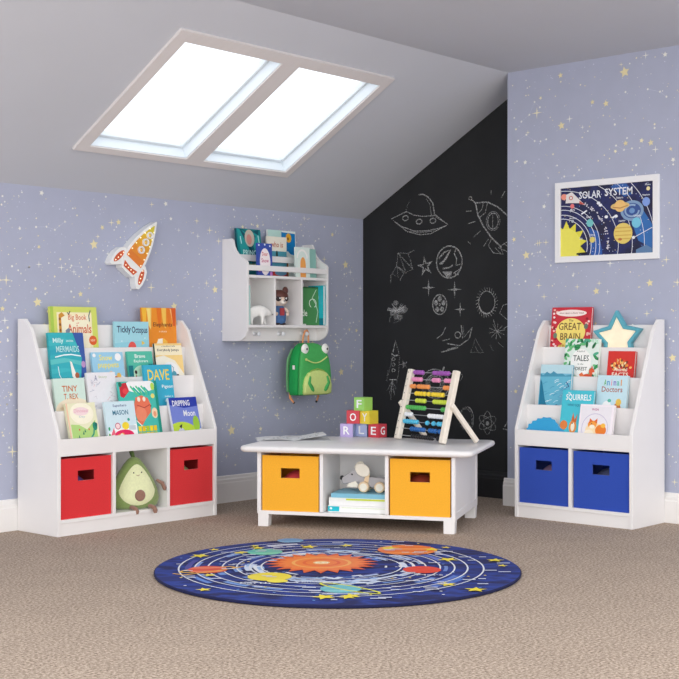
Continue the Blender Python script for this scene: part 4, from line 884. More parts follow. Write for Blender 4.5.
patch(lambda r, a: (r * (0.083 if math.sin(a) < 0 else 0.083 - 0.036 * math.sin(a)) * math.cos(a), 0.078 + r * math.sin(a) * (0.108 if math.sin(a) > 0 else 0.062)), AC, 'cream_front', 0.005)
patch(lambda r, a: (0.006 + r * 0.027 * math.cos(a), 0.058 + r * 0.026 * math.sin(a)), AB, 'pit', 0.011, 4, 20)
for x in (-0.018, 0.018):
    p = on_body(x, 0.152, 0.005); m = MB(); m.sphere(p, (0.003, 0.002, 0.0035), BK, 8, 6); m.build('eye', t, smooth=True)
m = MB(); m.tube([on_body(-0.007 + 0.014 * k / 6, 0.143 - 0.004 * math.sin(PI * k / 6), 0.0055) for k in range(7)], 0.0011, mat((150, 110, 90), 0.8), 6); m.build('smile', t, smooth=True)
m = MB(); m.tube([(0, 0, 0.208), (-0.006, -0.002, 0.22), (-0.012, -0.004, 0.235), (-0.008, -0.004, 0.25)], [0.008, 0.013, 0.014, 0.004], AL_, 10, 0.5); m.build('leaf', t, smooth=True)
m = MB(); m.tube([(0.098, -0.02, 0.115), (0.122, -0.03, 0.1), (0.13, -0.036, 0.078), (0.13, -0.038, 0.07)], [0.008, 0.013, 0.013, 0.006], AB, 10, 0.7); m.build('arm', t, smooth=True)
for x in (-0.03, 0.055):
    m = MB(); m.tube([(x, -0.05, 0.01), (x + 0.004, -0.07, 0.009), (x + 0.01, -0.082, 0.004), (x + 0.012, -0.088, -0.006), (x + 0.012, -0.089, -0.016)], [0.009, 0.009, 0.01, 0.011, 0.007], AB, 10); m.build('leg', t, smooth=True)

# ------------------------------------------------------------------ rocket wall light
t = thing('rocket_light', 'orange and white rocket marquee light hung on the wallpaper', 'lamp', (-1.672, -0.0008, 1.108))
t.rotation_euler = (0, math.radians(36), 0)
RWH = mat((240, 240, 238), 0.35, 0.02, 10)
def shell(outline, insets, name, depth=0.045):
    """white tray: outline polygon with recessed coloured panels"""
    m = MB(); m.prism([(b, a) for a, b in outline], 1, -depth, 0, RWH); return m.build(name, t, bevel=0.0015)
def ogive(w, z0, z1, n=10, tip=0.0):
    R_ = []
    for k in range(n + 1):
        s_ = k / n; R_.append((w * (1 - s_ ** 2.0) + tip * s_, z0 + (z1 - z0) * s_))
    return R_
rt = ogive(0.064, 0.05, 0.288, 12, 0.002); body = [(0.036, -0.008)] + [(0.056, 0.02)] + rt; body = body + [(-a, b) for a, b in body[::-1]]
shell(body, None, 'rocket_hull')
for s_ in (-1, 1):
    fin = [(s_ * 0.048, 0.004), (s_ * 0.044, 0.075), (s_ * 0.07, 0.082), (s_ * 0.092, 0.066), (s_ * 0.104, 0.036), (s_ * 0.106, 0.0), (s_ * 0.1, -0.028), (s_ * 0.088, -0.032), (s_ * 0.07, -0.018)]
    m = MB(); m.prism([(b, a) for a, b in fin], 1, -0.042, 0, RWH); fo = m.build('fin', t, bevel=0.0015)
    ins = ell(s_ * 0.078, 0.026, 0.013, 0.038, 16, rot=s_ * 0.25)
    m = MB(); m.prism([(b, a) for a, b in ins], 1, -0.0426, -0.0415, mat((208, 92, 52), 0.5, 0.05, 30))
    for k in range(4): m.sphere((s_ * 0.078 - s_ * 0.002 + s_ * (k - 1.5) * -0.005, -0.043, 0.0 + k * 0.018), 0.0032, mat((255, 244, 214), 0.4, emit=0.5), 8, 6)
    m.build('fin_panel', fo)
import itertools
pin = ogive(0.05, 0.056, 0.262, 12, 0.002); pz = pin + [(-a, b) for a, b in pin[::-1]]
def grad_panel():
    m = MB(); cols = [(226, 128, 50), (230, 144, 50), (230, 162, 50), (226, 178, 50), (222, 190, 54), (214, 198, 60)]
    for i, c in enumerate(cols):
        z0 = 0.056 + 0.206 * i / 6; z1 = 0.056 + 0.206 * (i + 1) / 6
        p = clip_poly([(a, b) for a, b in pz], -1, z0, 1, z1)
        if p: m.prism([(b, a) for a, b in p], 1, -0.0462, -0.0445, mat(c, 0.5, 0.04, 30))
    for s_ in (-1, 1):
        for k in range(6):
            q = pin[k * 2]; m.sphere((s_ * q[0] * 0.86, -0.047, q[1] + 0.008), 0.0032, mat((255, 244, 214), 0.4, emit=0.5), 8, 6)
    return m.build('front_panel', t)
grad_panel()
for z in (0.122, 0.166, 0.207):
    m = MB(); r = 0.0175 if z < 0.2 else 0.016
    m.lathe([(r, -0.046), (r, -0.056), (r * 0.62, -0.056), (r * 0.62, -0.0465)], RWH, (0, 0, z), 1, 22, caps=False); pw = m.build('porthole', t, smooth=True)
    m = MB(); m.sphere((0, -0.048, z), (0.005, 0.004, 0.005), mat((226, 190, 90), 0.4, emit=0.3), 10, 6); m.build('bulb', pw, smooth=True)
m = MB(); m.prism([(b, a) for a, b in [(-0.034, 0.004), (0.034, 0.004), (0.044, 0.03), (0.0, 0.022), (-0.044, 0.03)]], 1, -0.0465, -0.045, mat((206, 90, 50), 0.5, 0.05, 30))
for k in range(4): m.sphere((-0.027 + k * 0.018, -0.047, 0.014), 0.003, mat((255, 244, 214), 0.4, emit=0.5), 8, 6)
m.build('tail_panel', t)

# ------------------------------------------------------------------ solar system poster
t = thing('framed_poster', 'white-framed solar system poster on the wallpapered wall', 'poster', (-0.2008, -1.635, 1.342), -PI / 2)
fw, fh = 0.531, 0.372
m = MB()
bdr = 0.028
for a in ((-fw / 2, fw / 2, fh / 2 - bdr, fh / 2), (-fw / 2, fw / 2, -fh / 2, -fh / 2 + bdr), (-fw / 2, -fw / 2 + bdr, -fh / 2 + bdr, fh / 2 - bdr), (fw / 2 - bdr, fw / 2, -fh / 2 + bdr, fh / 2 - bdr)):
    m.box(a[0], a[1], -0.016, 0, a[2], a[3], mat((240, 240, 242), 0.4, 0.01))
m.build('poster_frame', t, bevel=0.001)
pw, ph = fw - 2 * bdr, fh - 2 * bdr
m = MB(); m.box(-pw / 2, pw / 2, -0.006, -0.001, -ph / 2, ph / 2, ramp_mat('poster_navy', [(0.35, (20, 24, 60)), (0.5, (28, 36, 96)), (0.62, (30, 26, 60))], 9, 3, 0.6))
A = Art(m, lambda a, b, h: (-pw / 2 + a, -0.0062 - h, -ph / 2 + b), (0, 0, pw, ph), lift=0.0002, step=0.000015)
W_ = (236, 238, 246)
BL = (46, 96, 170)
A.p([(0.26, 0.01), (0.33, 0.06), (0.37, 0.05), (0.34, 0.0), (0.28, 0.0)], BL); A.p([(0.36, 0.16), (0.4, 0.26), (0.475, 0.3), (0.475, 0.2), (0.42, 0.12)], (50, 110, 180)); A.p([(0.15, 0.19), (0.2, 0.21), (0.22, 0.32), (0.16, 0.32)], (40, 90, 170))
for r, ww in ((0.14, 0.003), (0.16, 0.003), (0.185, 0.003), (0.205, 0.0025)): A.l([(0.0 + r * math.cos(a), 0.27 - r * 0.92 * math.sin(a)) for a in [k * PI / 40 - 0.3 for k in range(27)]], ww, W_)
for r in (0.3, 0.37, 0.43, 0.48): A.l([(0.0 + r * math.cos(a), 0.27 - r * 0.86 * math.sin(a)) for a in [k * PI / 60 - 0.3 for k in range(42)]], 0.0025, W_)
rq = random.Random(9)
for k in range(60):
    a = rq.uniform(-0.1, 1.5); r = 0.247 + rq.uniform(-0.006, 0.006); A.e(r * math.cos(a), 0.27 - r * 0.9 * math.sin(a), 0.0035, 0.003, (214, 210, 220))
for k in range(90): A.e(rq.uniform(0, pw), rq.uniform(0, ph), 0.0018, 0.0018, rq.choice([(220, 226, 250), (120, 160, 230), (240, 220, 150)]))
A.s_(0.03, 0.262, 0.11, (232, 222, 70), 13, 0.68); A.e(0.03, 0.262, 0.075, 0.075, (240, 232, 96))
A.t('SOLAR', 0.155, 0.038, 0.115, 0.034, W_); A.t('SYSTEM', 0.302, 0.034, 0.14, 0.034, W_)
A.e(0.325, 0.224, 0.047, 0.047, (232, 206, 110))
for k in (-0.028, -0.012, 0.006, 0.022): A.r(0.325 - 0.04, 0.224 + k, 0.325 + 0.04, 0.224 + k + 0.005, (214, 176, 84))
A.e(0.31, 0.25, 0.01, 0.006, (190, 110, 60)); A.t('Jupiter', 0.32, 0.168, 0.035, 0.01, W_)
A.e(0.37, 0.125, 0.058, 0.046, (130, 160, 196)); A.e(0.37, 0.125, 0.044, 0.034, (54, 84, 150)); A.l(arc(0.37, 0.125, 0.034, 0, 300, 16, 0.026), 0.008, (150, 176, 206)); A.e(0.37, 0.125, 0.014, 0.012, (110, 150, 200))
A.e(0.31, 0.1, 0.048, 0.016, (222, 190, 120), rot=0.05); A.e(0.31, 0.1, 0.028, 0.027, (240, 196, 120)); A.l([(0.272, 0.104), (0.31, 0.11), (0.35, 0.1)], 0.005, (196, 140, 80)); A.t('Saturn', 0.308, 0.062, 0.034, 0.01, W_)
A.e(0.155, 0.168, 0.018, 0.018, (120, 200, 200)); A.t('Earth', 0.15, 0.14, 0.026, 0.009, W_); A.e(0.168, 0.245, 0.014, 0.014, (226, 206, 110)); A.t('Venus', 0.168, 0.222, 0.026, 0.009, W_); A.t('Mercury', 0.066, 0.142, 0.036, 0.01, W_); A.e(0.064, 0.155, 0.007, 0.007, (180, 190, 200))
A.e(0.062, 0.085, 0.011, 0.011, (232, 120, 120)); A.t('Mars', 0.064, 0.102, 0.024, 0.01, W_); A.t('Sun', 0.108, 0.236, 0.016, 0.01, W_)
A.e(0.392, 0.18, 0.023, 0.023, (120, 200, 226)); A.t('Uranus', 0.396, 0.148, 0.034, 0.01, W_); A.e(0.44, 0.09, 0.019, 0.02, (130, 160, 226)); A.t('Neptune', 0.44, 0.06, 0.036, 0.01, W_); A.e(0.45, 0.032, 0.009, 0.009, (240, 226, 170)); A.t('Pluto', 0.448, 0.014, 0.026, 0.008, W_)
A.e(0.018, 0.04, 0.016, 0.014, (240, 150, 130)); A.p([(0.03, 0.03), (0.06, 0.02), (0.12, 0.075), (0.05, 0.07), (0.026, 0.07)], (232, 226, 224)); A.e(0.055, 0.047, 0.011, 0.01, (206, 120, 110)); A.e(0.055, 0.047, 0.006, 0.006, (232, 226, 224)); A.p([(0.1, 0.062), (0.13, 0.082), (0.1, 0.078)], (206, 90, 80))
for x, t_ in ((0.21, 0.09), (0.24, 0.145), (0.29, 0.145), (0.2, 0.08)): A.e(x, t_, 0.009, 0.007, W_)
A.l([(0.38, 0.245), (0.47, 0.205)], 0.003, W_); A.e(0.378, 0.245, 0.007, 0.007, W_); A.p([(0.265, 0.15), (0.285, 0.14), (0.28, 0.155)], W_); A.l([(0.11, 0.125), (0.14, 0.11)], 0.007, W_)
A.p([(0.085, 0.303), (0.14, 0.3), (0.14, 0.31), (0.085, 0.311)], (14, 16, 30)); A.p([(0.39, 0.3), (0.44, 0.28), (0.475, 0.3), (0.475, 0.316), (0.39, 0.316)], (96, 130, 170))
m.build('poster_print', t)

# ------------------------------------------------------------------ activity table
TX, TY, TR = -1.475, -0.680, math.atan2(-0.899, 0.438)
TU = (0.438, -0.899); TV = (0.899, 0.438)
def tp(a, b, z=0.0): return (TX + a * TU[0] + b * TV[0], TY + a * TU[1] + b * TV[1], z)
t = thing('activity_table', 'low white play table with yellow bins and open middle cubby', 'table', (TX, TY, 0), TR)
TLN, TDP = 0.857, 0.53; ZT0, ZT1 = 0.3195, 0.345
def rrect(x0, x1, y0, y1, r, n=7):
    p = []
    for cx, cy, a0 in ((x1 - r, y0 + r, -90), (x1 - r, y1 - r, 0), (x0 + r, y1 - r, 90), (x0 + r, y0 + r, 180)):
        p += [(cx + r * math.cos(math.radians(a0 + 90 * k / n)), cy + r * math.sin(math.radians(a0 + 90 * k / n))) for k in range(n + 1)]
    return p
m = MB(); rings = []
for z, ins in ((ZT0, 0.010), (ZT0 + 0.004, 0.004), (ZT0 + 0.010, 0.0), (ZT0 + 0.016, 0.0), (ZT0 + 0.022, 0.003), (ZT1, 0.009)):
    rings.append([(a, b, z) for a, b in rrect(-0.078 + ins, 0.935 - ins, -0.042 + ins, 0.585 - ins, 0.045 - ins)])
m.loft(rings, WHITE); m.build('tabletop', t, smooth=True)
for x0, x1, o in ((0, 0.0125, -1), (TLN - 0.0145, TLN - 0.002, 1)):
    m = MB(); m.box(x0, x1, 0.0, TDP, 0.055, ZT0, WHITE)
    xa = x1 if o > 0 else x0
    for z0, z1 in ((0.055, 0.085), (0.285, ZT0)): m.box(xa, xa + o * 0.004, 0.0, TDP, z0, z1, WHITE)
    for y0, y1 in ((0.0, 0.03), (TDP - 0.03, TDP)): m.box(xa, xa + o * 0.004, y0, y1, 0.085, 0.285, WHITE)
    m.build('end_panel', t, bevel=0.001)
for x in (0.283, 0.5675):
    m = MB(); m.box(x - 0.0078, x + 0.0078, 0.002, TDP - 0.01, 0.07, ZT0, WHITE); m.build('divider', t, bevel=0.001)
m = MB(); m.box(0.0125, TLN - 0.0145, 0.0, TDP - 0.01, 0.053, 0.068, WHITE); m.build('bottom_panel', t, bevel=0.001)
m = MB(); m.box(0.0125, TLN - 0.0145, TDP - 0.01, TDP, 0.053, ZT0, WHITE); m.build('back_panel', t)
m = MB(); m.box(0.291, 0.56, 0.262, 0.272, 0.068, ZT0, WHITE); m.build('cubby_back', t)
for lx in (0.0, TLN - 0.048):
    for ly in (0.0, TDP - 0.045):
        m = MB(); s_ = 0.01
        m.loft([[(lx + s_ * (1 if i in (0, 3) and lx > 0.1 else 0) , ly, 0) if False else p for i, p in enumerate([(lx, ly, 0), (lx + 0.046, ly, 0), (lx + 0.046, ly + 0.042, 0), (lx, ly + 0.042, 0)])],
                [(lx, ly, 0.055), (lx + 0.048, ly, 0.055), (lx + 0.048, ly + 0.045, 0.055), (lx, ly + 0.045, 0.055)]], WHITE)
        m.build('leg', t, bevel=0.0015)
bin_(tp(0.1435, 0.006, 0.0682), TR, 0.252, 0.252, 0.236, YEL, 'yellow fabric bin in the left cubby of the low table', 'yellow bins')
bin_(tp(0.709, 0.006, 0.0682), TR, 0.255, 0.252, 0.236, YEL, 'yellow fabric bin in the right cubby of the low table', 'yellow bins')
toy('ball', tp(0.15, 0.105, 0.0745), (214, 70, 76), 'coral red ball inside the left yellow bin', 0.08)
toy('ball', tp(0.7, 0.105, 0.0745), (150, 60, 44), 'brown red ball inside the right yellow bin', 0.08)

# stack of books in the open cubby and pull-along dog
def flat_book(a, b, z, w, d, h, cov, label, extra=None, rz=0.0):
    t = thing('picture_book', label, 'book', tp(a, b, z), TR + rz); c = 0.002; m = MB(); cm = ink(cov)
    m.box(0, w, 0, d, 0, c, cm); m.box(0, w, 0, d, h - c, h, cm); m.box(0, w, 0, c, c, h - c, cm)
    if extra: extra(m)
    m.build('cover', t); m = MB(); m.box(0.003, w - 0.003, c, d - 0.003, c, h - c, PAPER); m.build('pages', t)
flat_book(0.303, 0.035, 0.0685, 0.25, 0.2, 0.027, (244, 244, 242), 'thick white book with a teal square, bottom of the cubby stack',
          lambda m: (m.box(0.0, 0.05, -0.0008, 0.0, 0.003, 0.024, ink((20, 186, 204))), m.sphere((0.013, -0.001, 0.015), (0.006, 0.001, 0.005), ink((230, 250, 250)), 10, 6), m.box(0.06, 0.25, -0.0005, 0, 0.018, 0.02, ink((216, 232, 190)))))
flat_book(0.306, 0.038, 0.0962, 0.247, 0.195, 0.020, (246, 246, 246), 'plain white book in the middle of the cubby stack')
flat_book(0.308, 0.034, 0.1168, 0.245, 0.2, 0.013, (242, 244, 240), 'white book with a lime stripe under the blue one',
          lambda m: m.box(0.075, 0.245, -0.0006, 0, 0.003, 0.010, ink((206, 224, 60))))
flat_book(0.318, 0.030, 0.1304, 0.235, 0.19, 0.018, (128, 192, 216), 'light blue book on top of the stack under the toy dog')
t = thing('pull_along_dog', 'wooden pull-along toy dog with grey body and cream ears', 'toy', tp(0.442, 0.12, 0.1486), TR)
GY = mat((176, 172, 174), 0.5, 0.04, 30); CRM = mat((240, 232, 216), 0.5, 0.04, 30); TAN = mat((232, 204, 166), 0.5, 0.06, 30)
m = MB(); m.prism([(0.02, -0.026), (0.02, 0.086), (0.05, 0.096), (0.062, 0.09), (0.065, 0.02), (0.05, -0.02)], 1, -0.019, 0.019, GY); m.build('dog_body', t, bevel=0.006)
m = MB(); m.prism([(0.036, -0.098), (0.03, -0.092), (0.04, -0.03), (0.05, 0.0), (0.08, 0.012), (0.105, 0.006), (0.116, -0.012), (0.112, -0.034), (0.09, -0.052), (0.062, -0.094), (0.05, -0.1)], 1, -0.016, 0.016, GY); m.build('dog_head', t, bevel=0.005)
m = MB(); m.sphere((-0.1, 0, 0.056), 0.0105, BK, 14, 8); m.build('nose', t, smooth=True)
m = MB(); m.prism([(0.02, -0.075), (0.034, -0.07), (0.046, -0.036), (0.03, -0.022), (0.018, -0.028)], 1, -0.02, -0.0165, CRM); m.build('paw', t, bevel=0.002)
m = MB(); m.sphere((-0.052, -0.0165, 0.074), (0.004, 0.002, 0.004), BK, 10, 6); m.build('eye', t, smooth=True)
for s_ in (-1, 1):
    m = MB(); m.prism([(b, a) for a, b in ell(-0.004 if s_ < 0 else -0.03, 0.094 if s_ < 0 else 0.098, 0.034 if s_ < 0 else 0.022, 0.027 if s_ < 0 else 0.032, 22, rot=-0.5)], 1, s_ * 0.0165, s_ * 0.025, CRM); m.build('ear', t, bevel=0.003)
m = MB(); m.prism([(0.03, -0.002), (0.03, 0.02), (0.08, 0.028), (0.086, 0.01)], 1, -0.0195, -0.0165, TAN); m.build('shoulder', t, bevel=0.001)
for x in (0.004, 0.074):
    for s_ in (-1, 1):
        m = MB(); y0 = 0.0195 if s_ > 0 else -0.0395
        m.lathe([(0.021, y0), (0.023, y0 + 0.003), (0.023, y0 + 0.017), (0.021, y0 + 0.02)], TAN, (x, 0, 0.0235), 1, 24); wh = m.build('wheel', t, smooth=True)
        m = MB(); yc = -0.0405 if s_ < 0 else 0.0395
        m.lathe([(0.016, yc), (0.016, yc + 0.001)], CRM, (x, 0, 0.0235), 1, 20); m.build('hub_cap', wh)
m = MB(); m.tube([(0.088, 0, 0.055), (0.094, 0, 0.075), (0.096, 0, 0.095)], 0.0025, BK); m.build('tail', t, smooth=True)

# ------------------------------------------------------------------ open magazine on the table
t = thing('open_booklet', 'open white booklet lying at the left end of the table', 'booklet', tp(0.04, 0.36, 0.3458), math.radians(-42))
t.scale = (0.88, 0.8, 0.7)
MG = mat((236, 236, 236), 0.6, 0.02, 60); MGR = mat((214, 215, 218), 0.6, 0.05, 60)
def sheet(fn, n, y0, y1, mm, name, marks=0, seed=1, th=0.0012):
    m = MB(); top = []; 
    for k in range(n + 1):
        a, z = fn(k / n); top += [(a, y0, z + th), (a, y1, z + th), (a, y0, z), (a, y1, z)]
    f = []
    for k in range(n):
        i = 4 * k; f += [(i, i + 4, i + 5, i + 1), (i + 2, i + 3, i + 7, i + 6), (i, i + 2, i + 6, i + 4), (i + 1, i + 5, i + 7, i + 3)]
    f += [(0, 1, 3, 2), (4 * n, 4 * n + 2, 4 * n + 3, 4 * n + 1)]
    m.add(top, f, mm)
    rq = random.Random(seed)
    for k in range(marks):
        u = rq.uniform(0.1, 0.85); a0, z0 = fn(u); a1, z1 = fn(u + 0.06); yy = y0 + (y1 - y0) * rq.uniform(0.08, 0.85)
        m.add([(a0, yy, z0 + th + 0.0004), (a1, yy, z1 + th + 0.0004), (a1, yy + 0.012, z1 + th + 0.0004), (a0, yy + 0.012, z0 + th + 0.0004)], [(0, 1, 2, 3)], mat((90, 92, 100), 0.6))
    return m.build(name, t)
sheet(lambda u: (-0.19 + 0.19 * u, 0.0), 6, -0.12, 0.12, MGR, 'left_page')
sheet(lambda u: (-0.185 + 0.185 * u, 0.002 + 0.008 * math.sin(PI * u)), 8, -0.118, 0.118, MG, 'turning_page', 10, 2)
sheet(lambda u: (0.0 + 0.19 * u, 0.0), 6, -0.12, 0.12, MGR, 'right_page')
sheet(lambda u: (0.0 + 0.165 * u, 0.002 + 0.034 * u), 8, -0.118, 0.118, MG, 'raised_page', 10, 4)

# ------------------------------------------------------------------ letter blocks
FR = Vector((0.7443, 0.6679, 0)); RT = Vector((0.6679, -0.7443, 0))
def block(lat, fwd, z, th, rgb, side, l1, l2, label, tl=None):
    s_ = 0.061
    pos = Vector(CAM) + FR * fwd + RT * lat; pos.z = z
    t = thing('letter_block', label, 'toy block', tuple(pos), 0, 'wooden letter blocks'); t.rotation_euler = (0, 0, YAW - th)
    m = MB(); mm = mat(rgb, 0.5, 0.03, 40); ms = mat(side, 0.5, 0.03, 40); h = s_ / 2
    m.box(-h, h, -h, h, 0, s_, mm)
    m.f = [m.f[i] for i in range(6)]
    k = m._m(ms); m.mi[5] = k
    W2 = ink((250, 250, 250))
    if l1:
        A = Art(m, lambda a, b, hh: (-h + a * s_, -h - hh, b * s_), (0, 0, 1, 1), lift=0.0004); A.t(l1, 0.5, 0.5, 0.5, 0.62, (250, 250, 250))
    if l2:
        A = Art(m, lambda a, b, hh: (h + hh, -h + a * s_, b * s_), (0, 0, 1, 1), lift=0.0004); A.t(l2, 0.5, 0.5, 0.52, 0.62, (250, 250, 250))
    o = m.build('block', t, bevel=0.0)
    return t
def lat(px, fwd): return (px - 339.5) / 1290.0 * fwd
RDB = (206, 64, 76); LV = (190, 172, 222); LB_ = (176, 186, 224)
f0 = 6.0; zt = 0.3455
# each block is one mesh: replace the single-part empties by the mesh itself
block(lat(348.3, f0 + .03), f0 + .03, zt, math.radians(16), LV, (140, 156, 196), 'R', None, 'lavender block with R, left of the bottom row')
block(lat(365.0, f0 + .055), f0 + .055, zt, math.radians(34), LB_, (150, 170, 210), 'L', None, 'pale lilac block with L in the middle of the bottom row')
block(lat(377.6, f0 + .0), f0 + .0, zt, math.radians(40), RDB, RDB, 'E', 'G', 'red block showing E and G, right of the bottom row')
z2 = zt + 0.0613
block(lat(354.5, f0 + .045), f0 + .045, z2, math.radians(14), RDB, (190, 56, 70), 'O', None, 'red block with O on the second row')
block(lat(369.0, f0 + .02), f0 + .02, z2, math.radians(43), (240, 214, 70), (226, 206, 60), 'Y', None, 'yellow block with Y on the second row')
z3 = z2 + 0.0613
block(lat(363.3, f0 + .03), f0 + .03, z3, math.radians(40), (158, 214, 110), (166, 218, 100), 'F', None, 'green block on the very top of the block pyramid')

# ------------------------------------------------------------------ abacus
L0 = Vector((-0.823, -0.919, 0.3455)); R0 = Vector((-0.901, -1.233, 0.3455))
wd = (R0 - L0); AW = wd.length; ang = math.atan2(wd.y, wd.x)
t = thing('abacus', 'pale wooden tabletop abacus with rows of coloured beads', 'abacus', tuple((L0 + R0) / 2), ang)
LEAN = math.atan2(0.082, 0.317); PL = 0.328
def pp(x, s_, off=0.0): return (x, s_ * math.sin(LEAN) + off, s_ * math.cos(LEAN))
def bar(p0, p1, w_, d_, mm, name, par):
    m = MB(); p0 = Vector(p0); p1 = Vector(p1); dz = (p1 - p0).normalized(); X_ = Vector((1, 0, 0)); Y_ = dz.cross(X_).normalized()
    v = []
    for p in (p0, p1):
        for a, b in ((-w_, -d_), (w_, -d_), (w_, d_), (-w_, d_)): v.append(p + X_ * a + Y_ * b)
    m.add(v, [(0, 3, 2, 1), (4, 5, 6, 7), (0, 1, 5, 4), (1, 2, 6, 5), (2, 3, 7, 6), (3, 0, 4, 7)][::1], mm)
    if Y_.y < 0: pass
    return m.build(name, par, bevel=0.004)
for sx in (-1, 1):
    x = sx * AW / 2
    p = bar(pp(x, 0.0035), pp(x, PL), 0.0145, 0.0125, WOOD, 'upright', t)
    m = MB()
    for k in range(10):
        c = pp(x - sx * 0.0127 if sx > 0 else x, 0.022 + k * 0.0325)
        m.sphere((x + (0.004 if sx > 0 else -0.004), c[1] - 0.0125, c[2]), (0.003, 0.0012, 0.003), mat((50, 44, 40), 0.6), 8, 6)
    if sx < 0: m.build('peg_hole', p)
    a = pp(x + sx * 0.023, 0.165); bar((a[0], a[1] - 0.008, a[2] + 0.012), (a[0], 0.176, 0.006), 0.0095, 0.011, WOOD, 'rear_leg', t)
    m = MB(); q = pp(x, 0.16); m.lathe([(0.005, -0.022), (0.005, 0.022)], WOOD, (x + sx * 0.012, q[1] + 0.001, q[2]), 0, 10); m.build('pivot_peg', t, smooth=True)
# beads: one mesh per colour, copied along the rods
rows = [((22, 22, 26), [0.32, 0.37, 0.42, 0.5, 0.55, 0.6, 0.65, 0.70, 0.75, 0.93]),
        ((40, 104, 176), [0.26, 0.31, 0.36, 0.41, 0.47, 0.53, 0.7, 0.76, 0.83, 0.93]),
        ((84, 190, 226), [0.05, 0.11, 0.17, 0.23, 0.29, 0.34, 0.6, 0.75, 0.87, 0.93]),
        ((244, 244, 246), [0.05, 0.11, 0.17, 0.62, 0.67, 0.73, 0.8, 0.85, 0.9, 0.95]),
        ((84, 184, 90), [0.05, 0.11, 0.16, 0.22, 0.28, 0.34, 0.39, 0.44, 0.9, 0.95]),
        ((206, 222, 70), [0.25, 0.31, 0.37, 0.42, 0.67, 0.73, 0.78, 0.83, 0.88, 0.93]),
        ((248, 216, 60), [0.2, 0.26, 0.32, 0.4, 0.5, 0.6, 0.65, 0.7, 0.76, 0.82]),
        ((246, 156, 84), [0.05, 0.11, 0.22, 0.27, 0.32, 0.37, 0.42, 0.85, 0.9, 0.95]),
        ((240, 152, 196), [0.06, 0.11, 0.16, 0.21, 0.55, 0.61, 0.67, 0.84, 0.89, 0.94]),
        ((166, 92, 182), [0.06, 0.12, 0.18, 0.24, 0.53, 0.59, 0.66, 0.72, 0.79, 0.86])]
steel = mat((206, 208, 212), 0.3, 0.02, 20, metal=0.8)
xl = -AW / 2 + 0.0125; xw = AW - 0.025
for k, (c, fr) in enumerate(rows):
    q = pp(0, 0.022 + k * 0.0325)
    m = MB(); m.lathe([(0.0016, xl), (0.0016, xl + xw)], steel, (0, q[1], q[2]), 0, 8); m.build('rod', t, smooth=True)
    m = MB(); m.lathe([(0.0045, -0.0085), (0.0095, -0.0055), (0.011, 0), (0.0095, 0.0055), (0.0045, 0.0085)], mat(c, 0.35, 0.03, 20), (0, 0, 0), 0, 12)
    first = m.build('bead', t, smooth=True); pos = 0
    last = -1
    for i, u in enumerate(fr):
        b = first if i == 0 else first.copy()
        if i: COL.objects.link(b)
        x = xl + u * xw; x = max(x, last + 0.0172); last = x
        pos = x; b.parent = t; b.location = (x, q[1], q[2])
    over = last - (xl + xw - 0.0085)
m = None

# ------------------------------------------------------------------ round solar-system rug
t = bpy.data.objects
RR = 0.634
m = MB()
navy = ramp_mat('rug_blue_pile', [(0.0, (14, 18, 62)), (0.42, (20, 26, 84)), (0.52, (34, 60, 146)), (0.6, (26, 40, 110)), (1.0, (20, 26, 80))], 5.5, 6, 0.95, (1, 2.2, 1), 0.6)
edge = mat((20, 24, 66), 0.95, 0.1, 200)
m.lathe([(RR - 0.004, 0.0005), (RR, 0.003), (RR, 0.008), (RR - 0.004, 0.0105)], edge, (0, 0, 0), 2, 120, caps=False)
m.add([(RR - 0.004, 0, 0)] and [((RR - 0.004) * math.cos(2 * PI * k / 120), (RR - 0.004) * math.sin(2 * PI * k / 120), 0.0105) for k in range(120)], [tuple(range(120))], navy)
A = Art(m, lambda a, b, h: (a, b, 0.0105 + h), (-RR, -RR, RR, RR), lift=0.0003, step=0.000012, flip=False)
def rl(dx, dy): return (dx * 0.668 - dy * 0.744, dx * 0.744 + dy * 0.668)
rq = random.Random(4)
pal = (228, 232, 240); lb = (96, 150, 220)
cx0, cy0 = rl(0.0, 0.03)
for k in range(26):   # pale cloud swirls between the orbits
    a = rq.uniform(0, 2 * PI); r = rq.uniform(0.2, 0.5)
    A.l([(cx0 + r * math.cos(a + q * 0.05), cy0 + r * math.sin(a + q * 0.05)) for q in range(8)], rq.uniform(0.01, 0.03), rq.choice([(44, 84, 176), (60, 110, 200), (36, 60, 150)]))
for k in range(34):
    a = rq.uniform(0, 2 * PI); r = rq.uniform(0.2, 0.5); A.l([(cx0 + r * math.cos(a + q * 0.05), cy0 + r * math.sin(a + q * 0.05)) for q in range(6)], rq.uniform(0.012, 0.03), rq.choice([(206, 218, 240), (110, 150, 216), (84, 130, 206)]))
for k in range(14):
    a = rq.uniform(0, 2 * PI); r = rq.uniform(0.22, 0.32); A.l([(cx0 + r * math.cos(a + q * 0.08), cy0 + (r + 0.015 * math.sin(q * 2.1)) * math.sin(a + q * 0.08)) for q in range(6)], rq.uniform(0.018, 0.034), rq.choice([(214, 226, 246), (176, 200, 240)]))
for k in range(60):
    a = rq.uniform(0, 2 * PI); r = rq.uniform(0.19, 0.33); A.l([(cx0 + r * math.cos(a + q * 0.06), cy0 + r * math.sin(a + q * 0.06)) for q in range(rq.randint(3, 7))], rq.uniform(0.006, 0.016), rq.choice([(232, 236, 244), (150, 186, 230), (190, 208, 238)]))
for r, dash in ((0.245, 0), (0.285, 0), (0.33, 0), (0.38, 0), (0.43, 0), (0.475, 0), (0.53, 0)):
    A.l(ell(cx0, cy0, r, r, 90), 0.006, pal, True)
for k in range(70):
    a = rq.uniform(0, 2 * PI); r = rq.uniform(0.2, 0.6); A.e(r * math.cos(a), r * math.sin(a), 0.005, 0.005, rq.choice([pal, (250, 226, 90), lb]))
sx, sy = rl(0.02, 0.095)
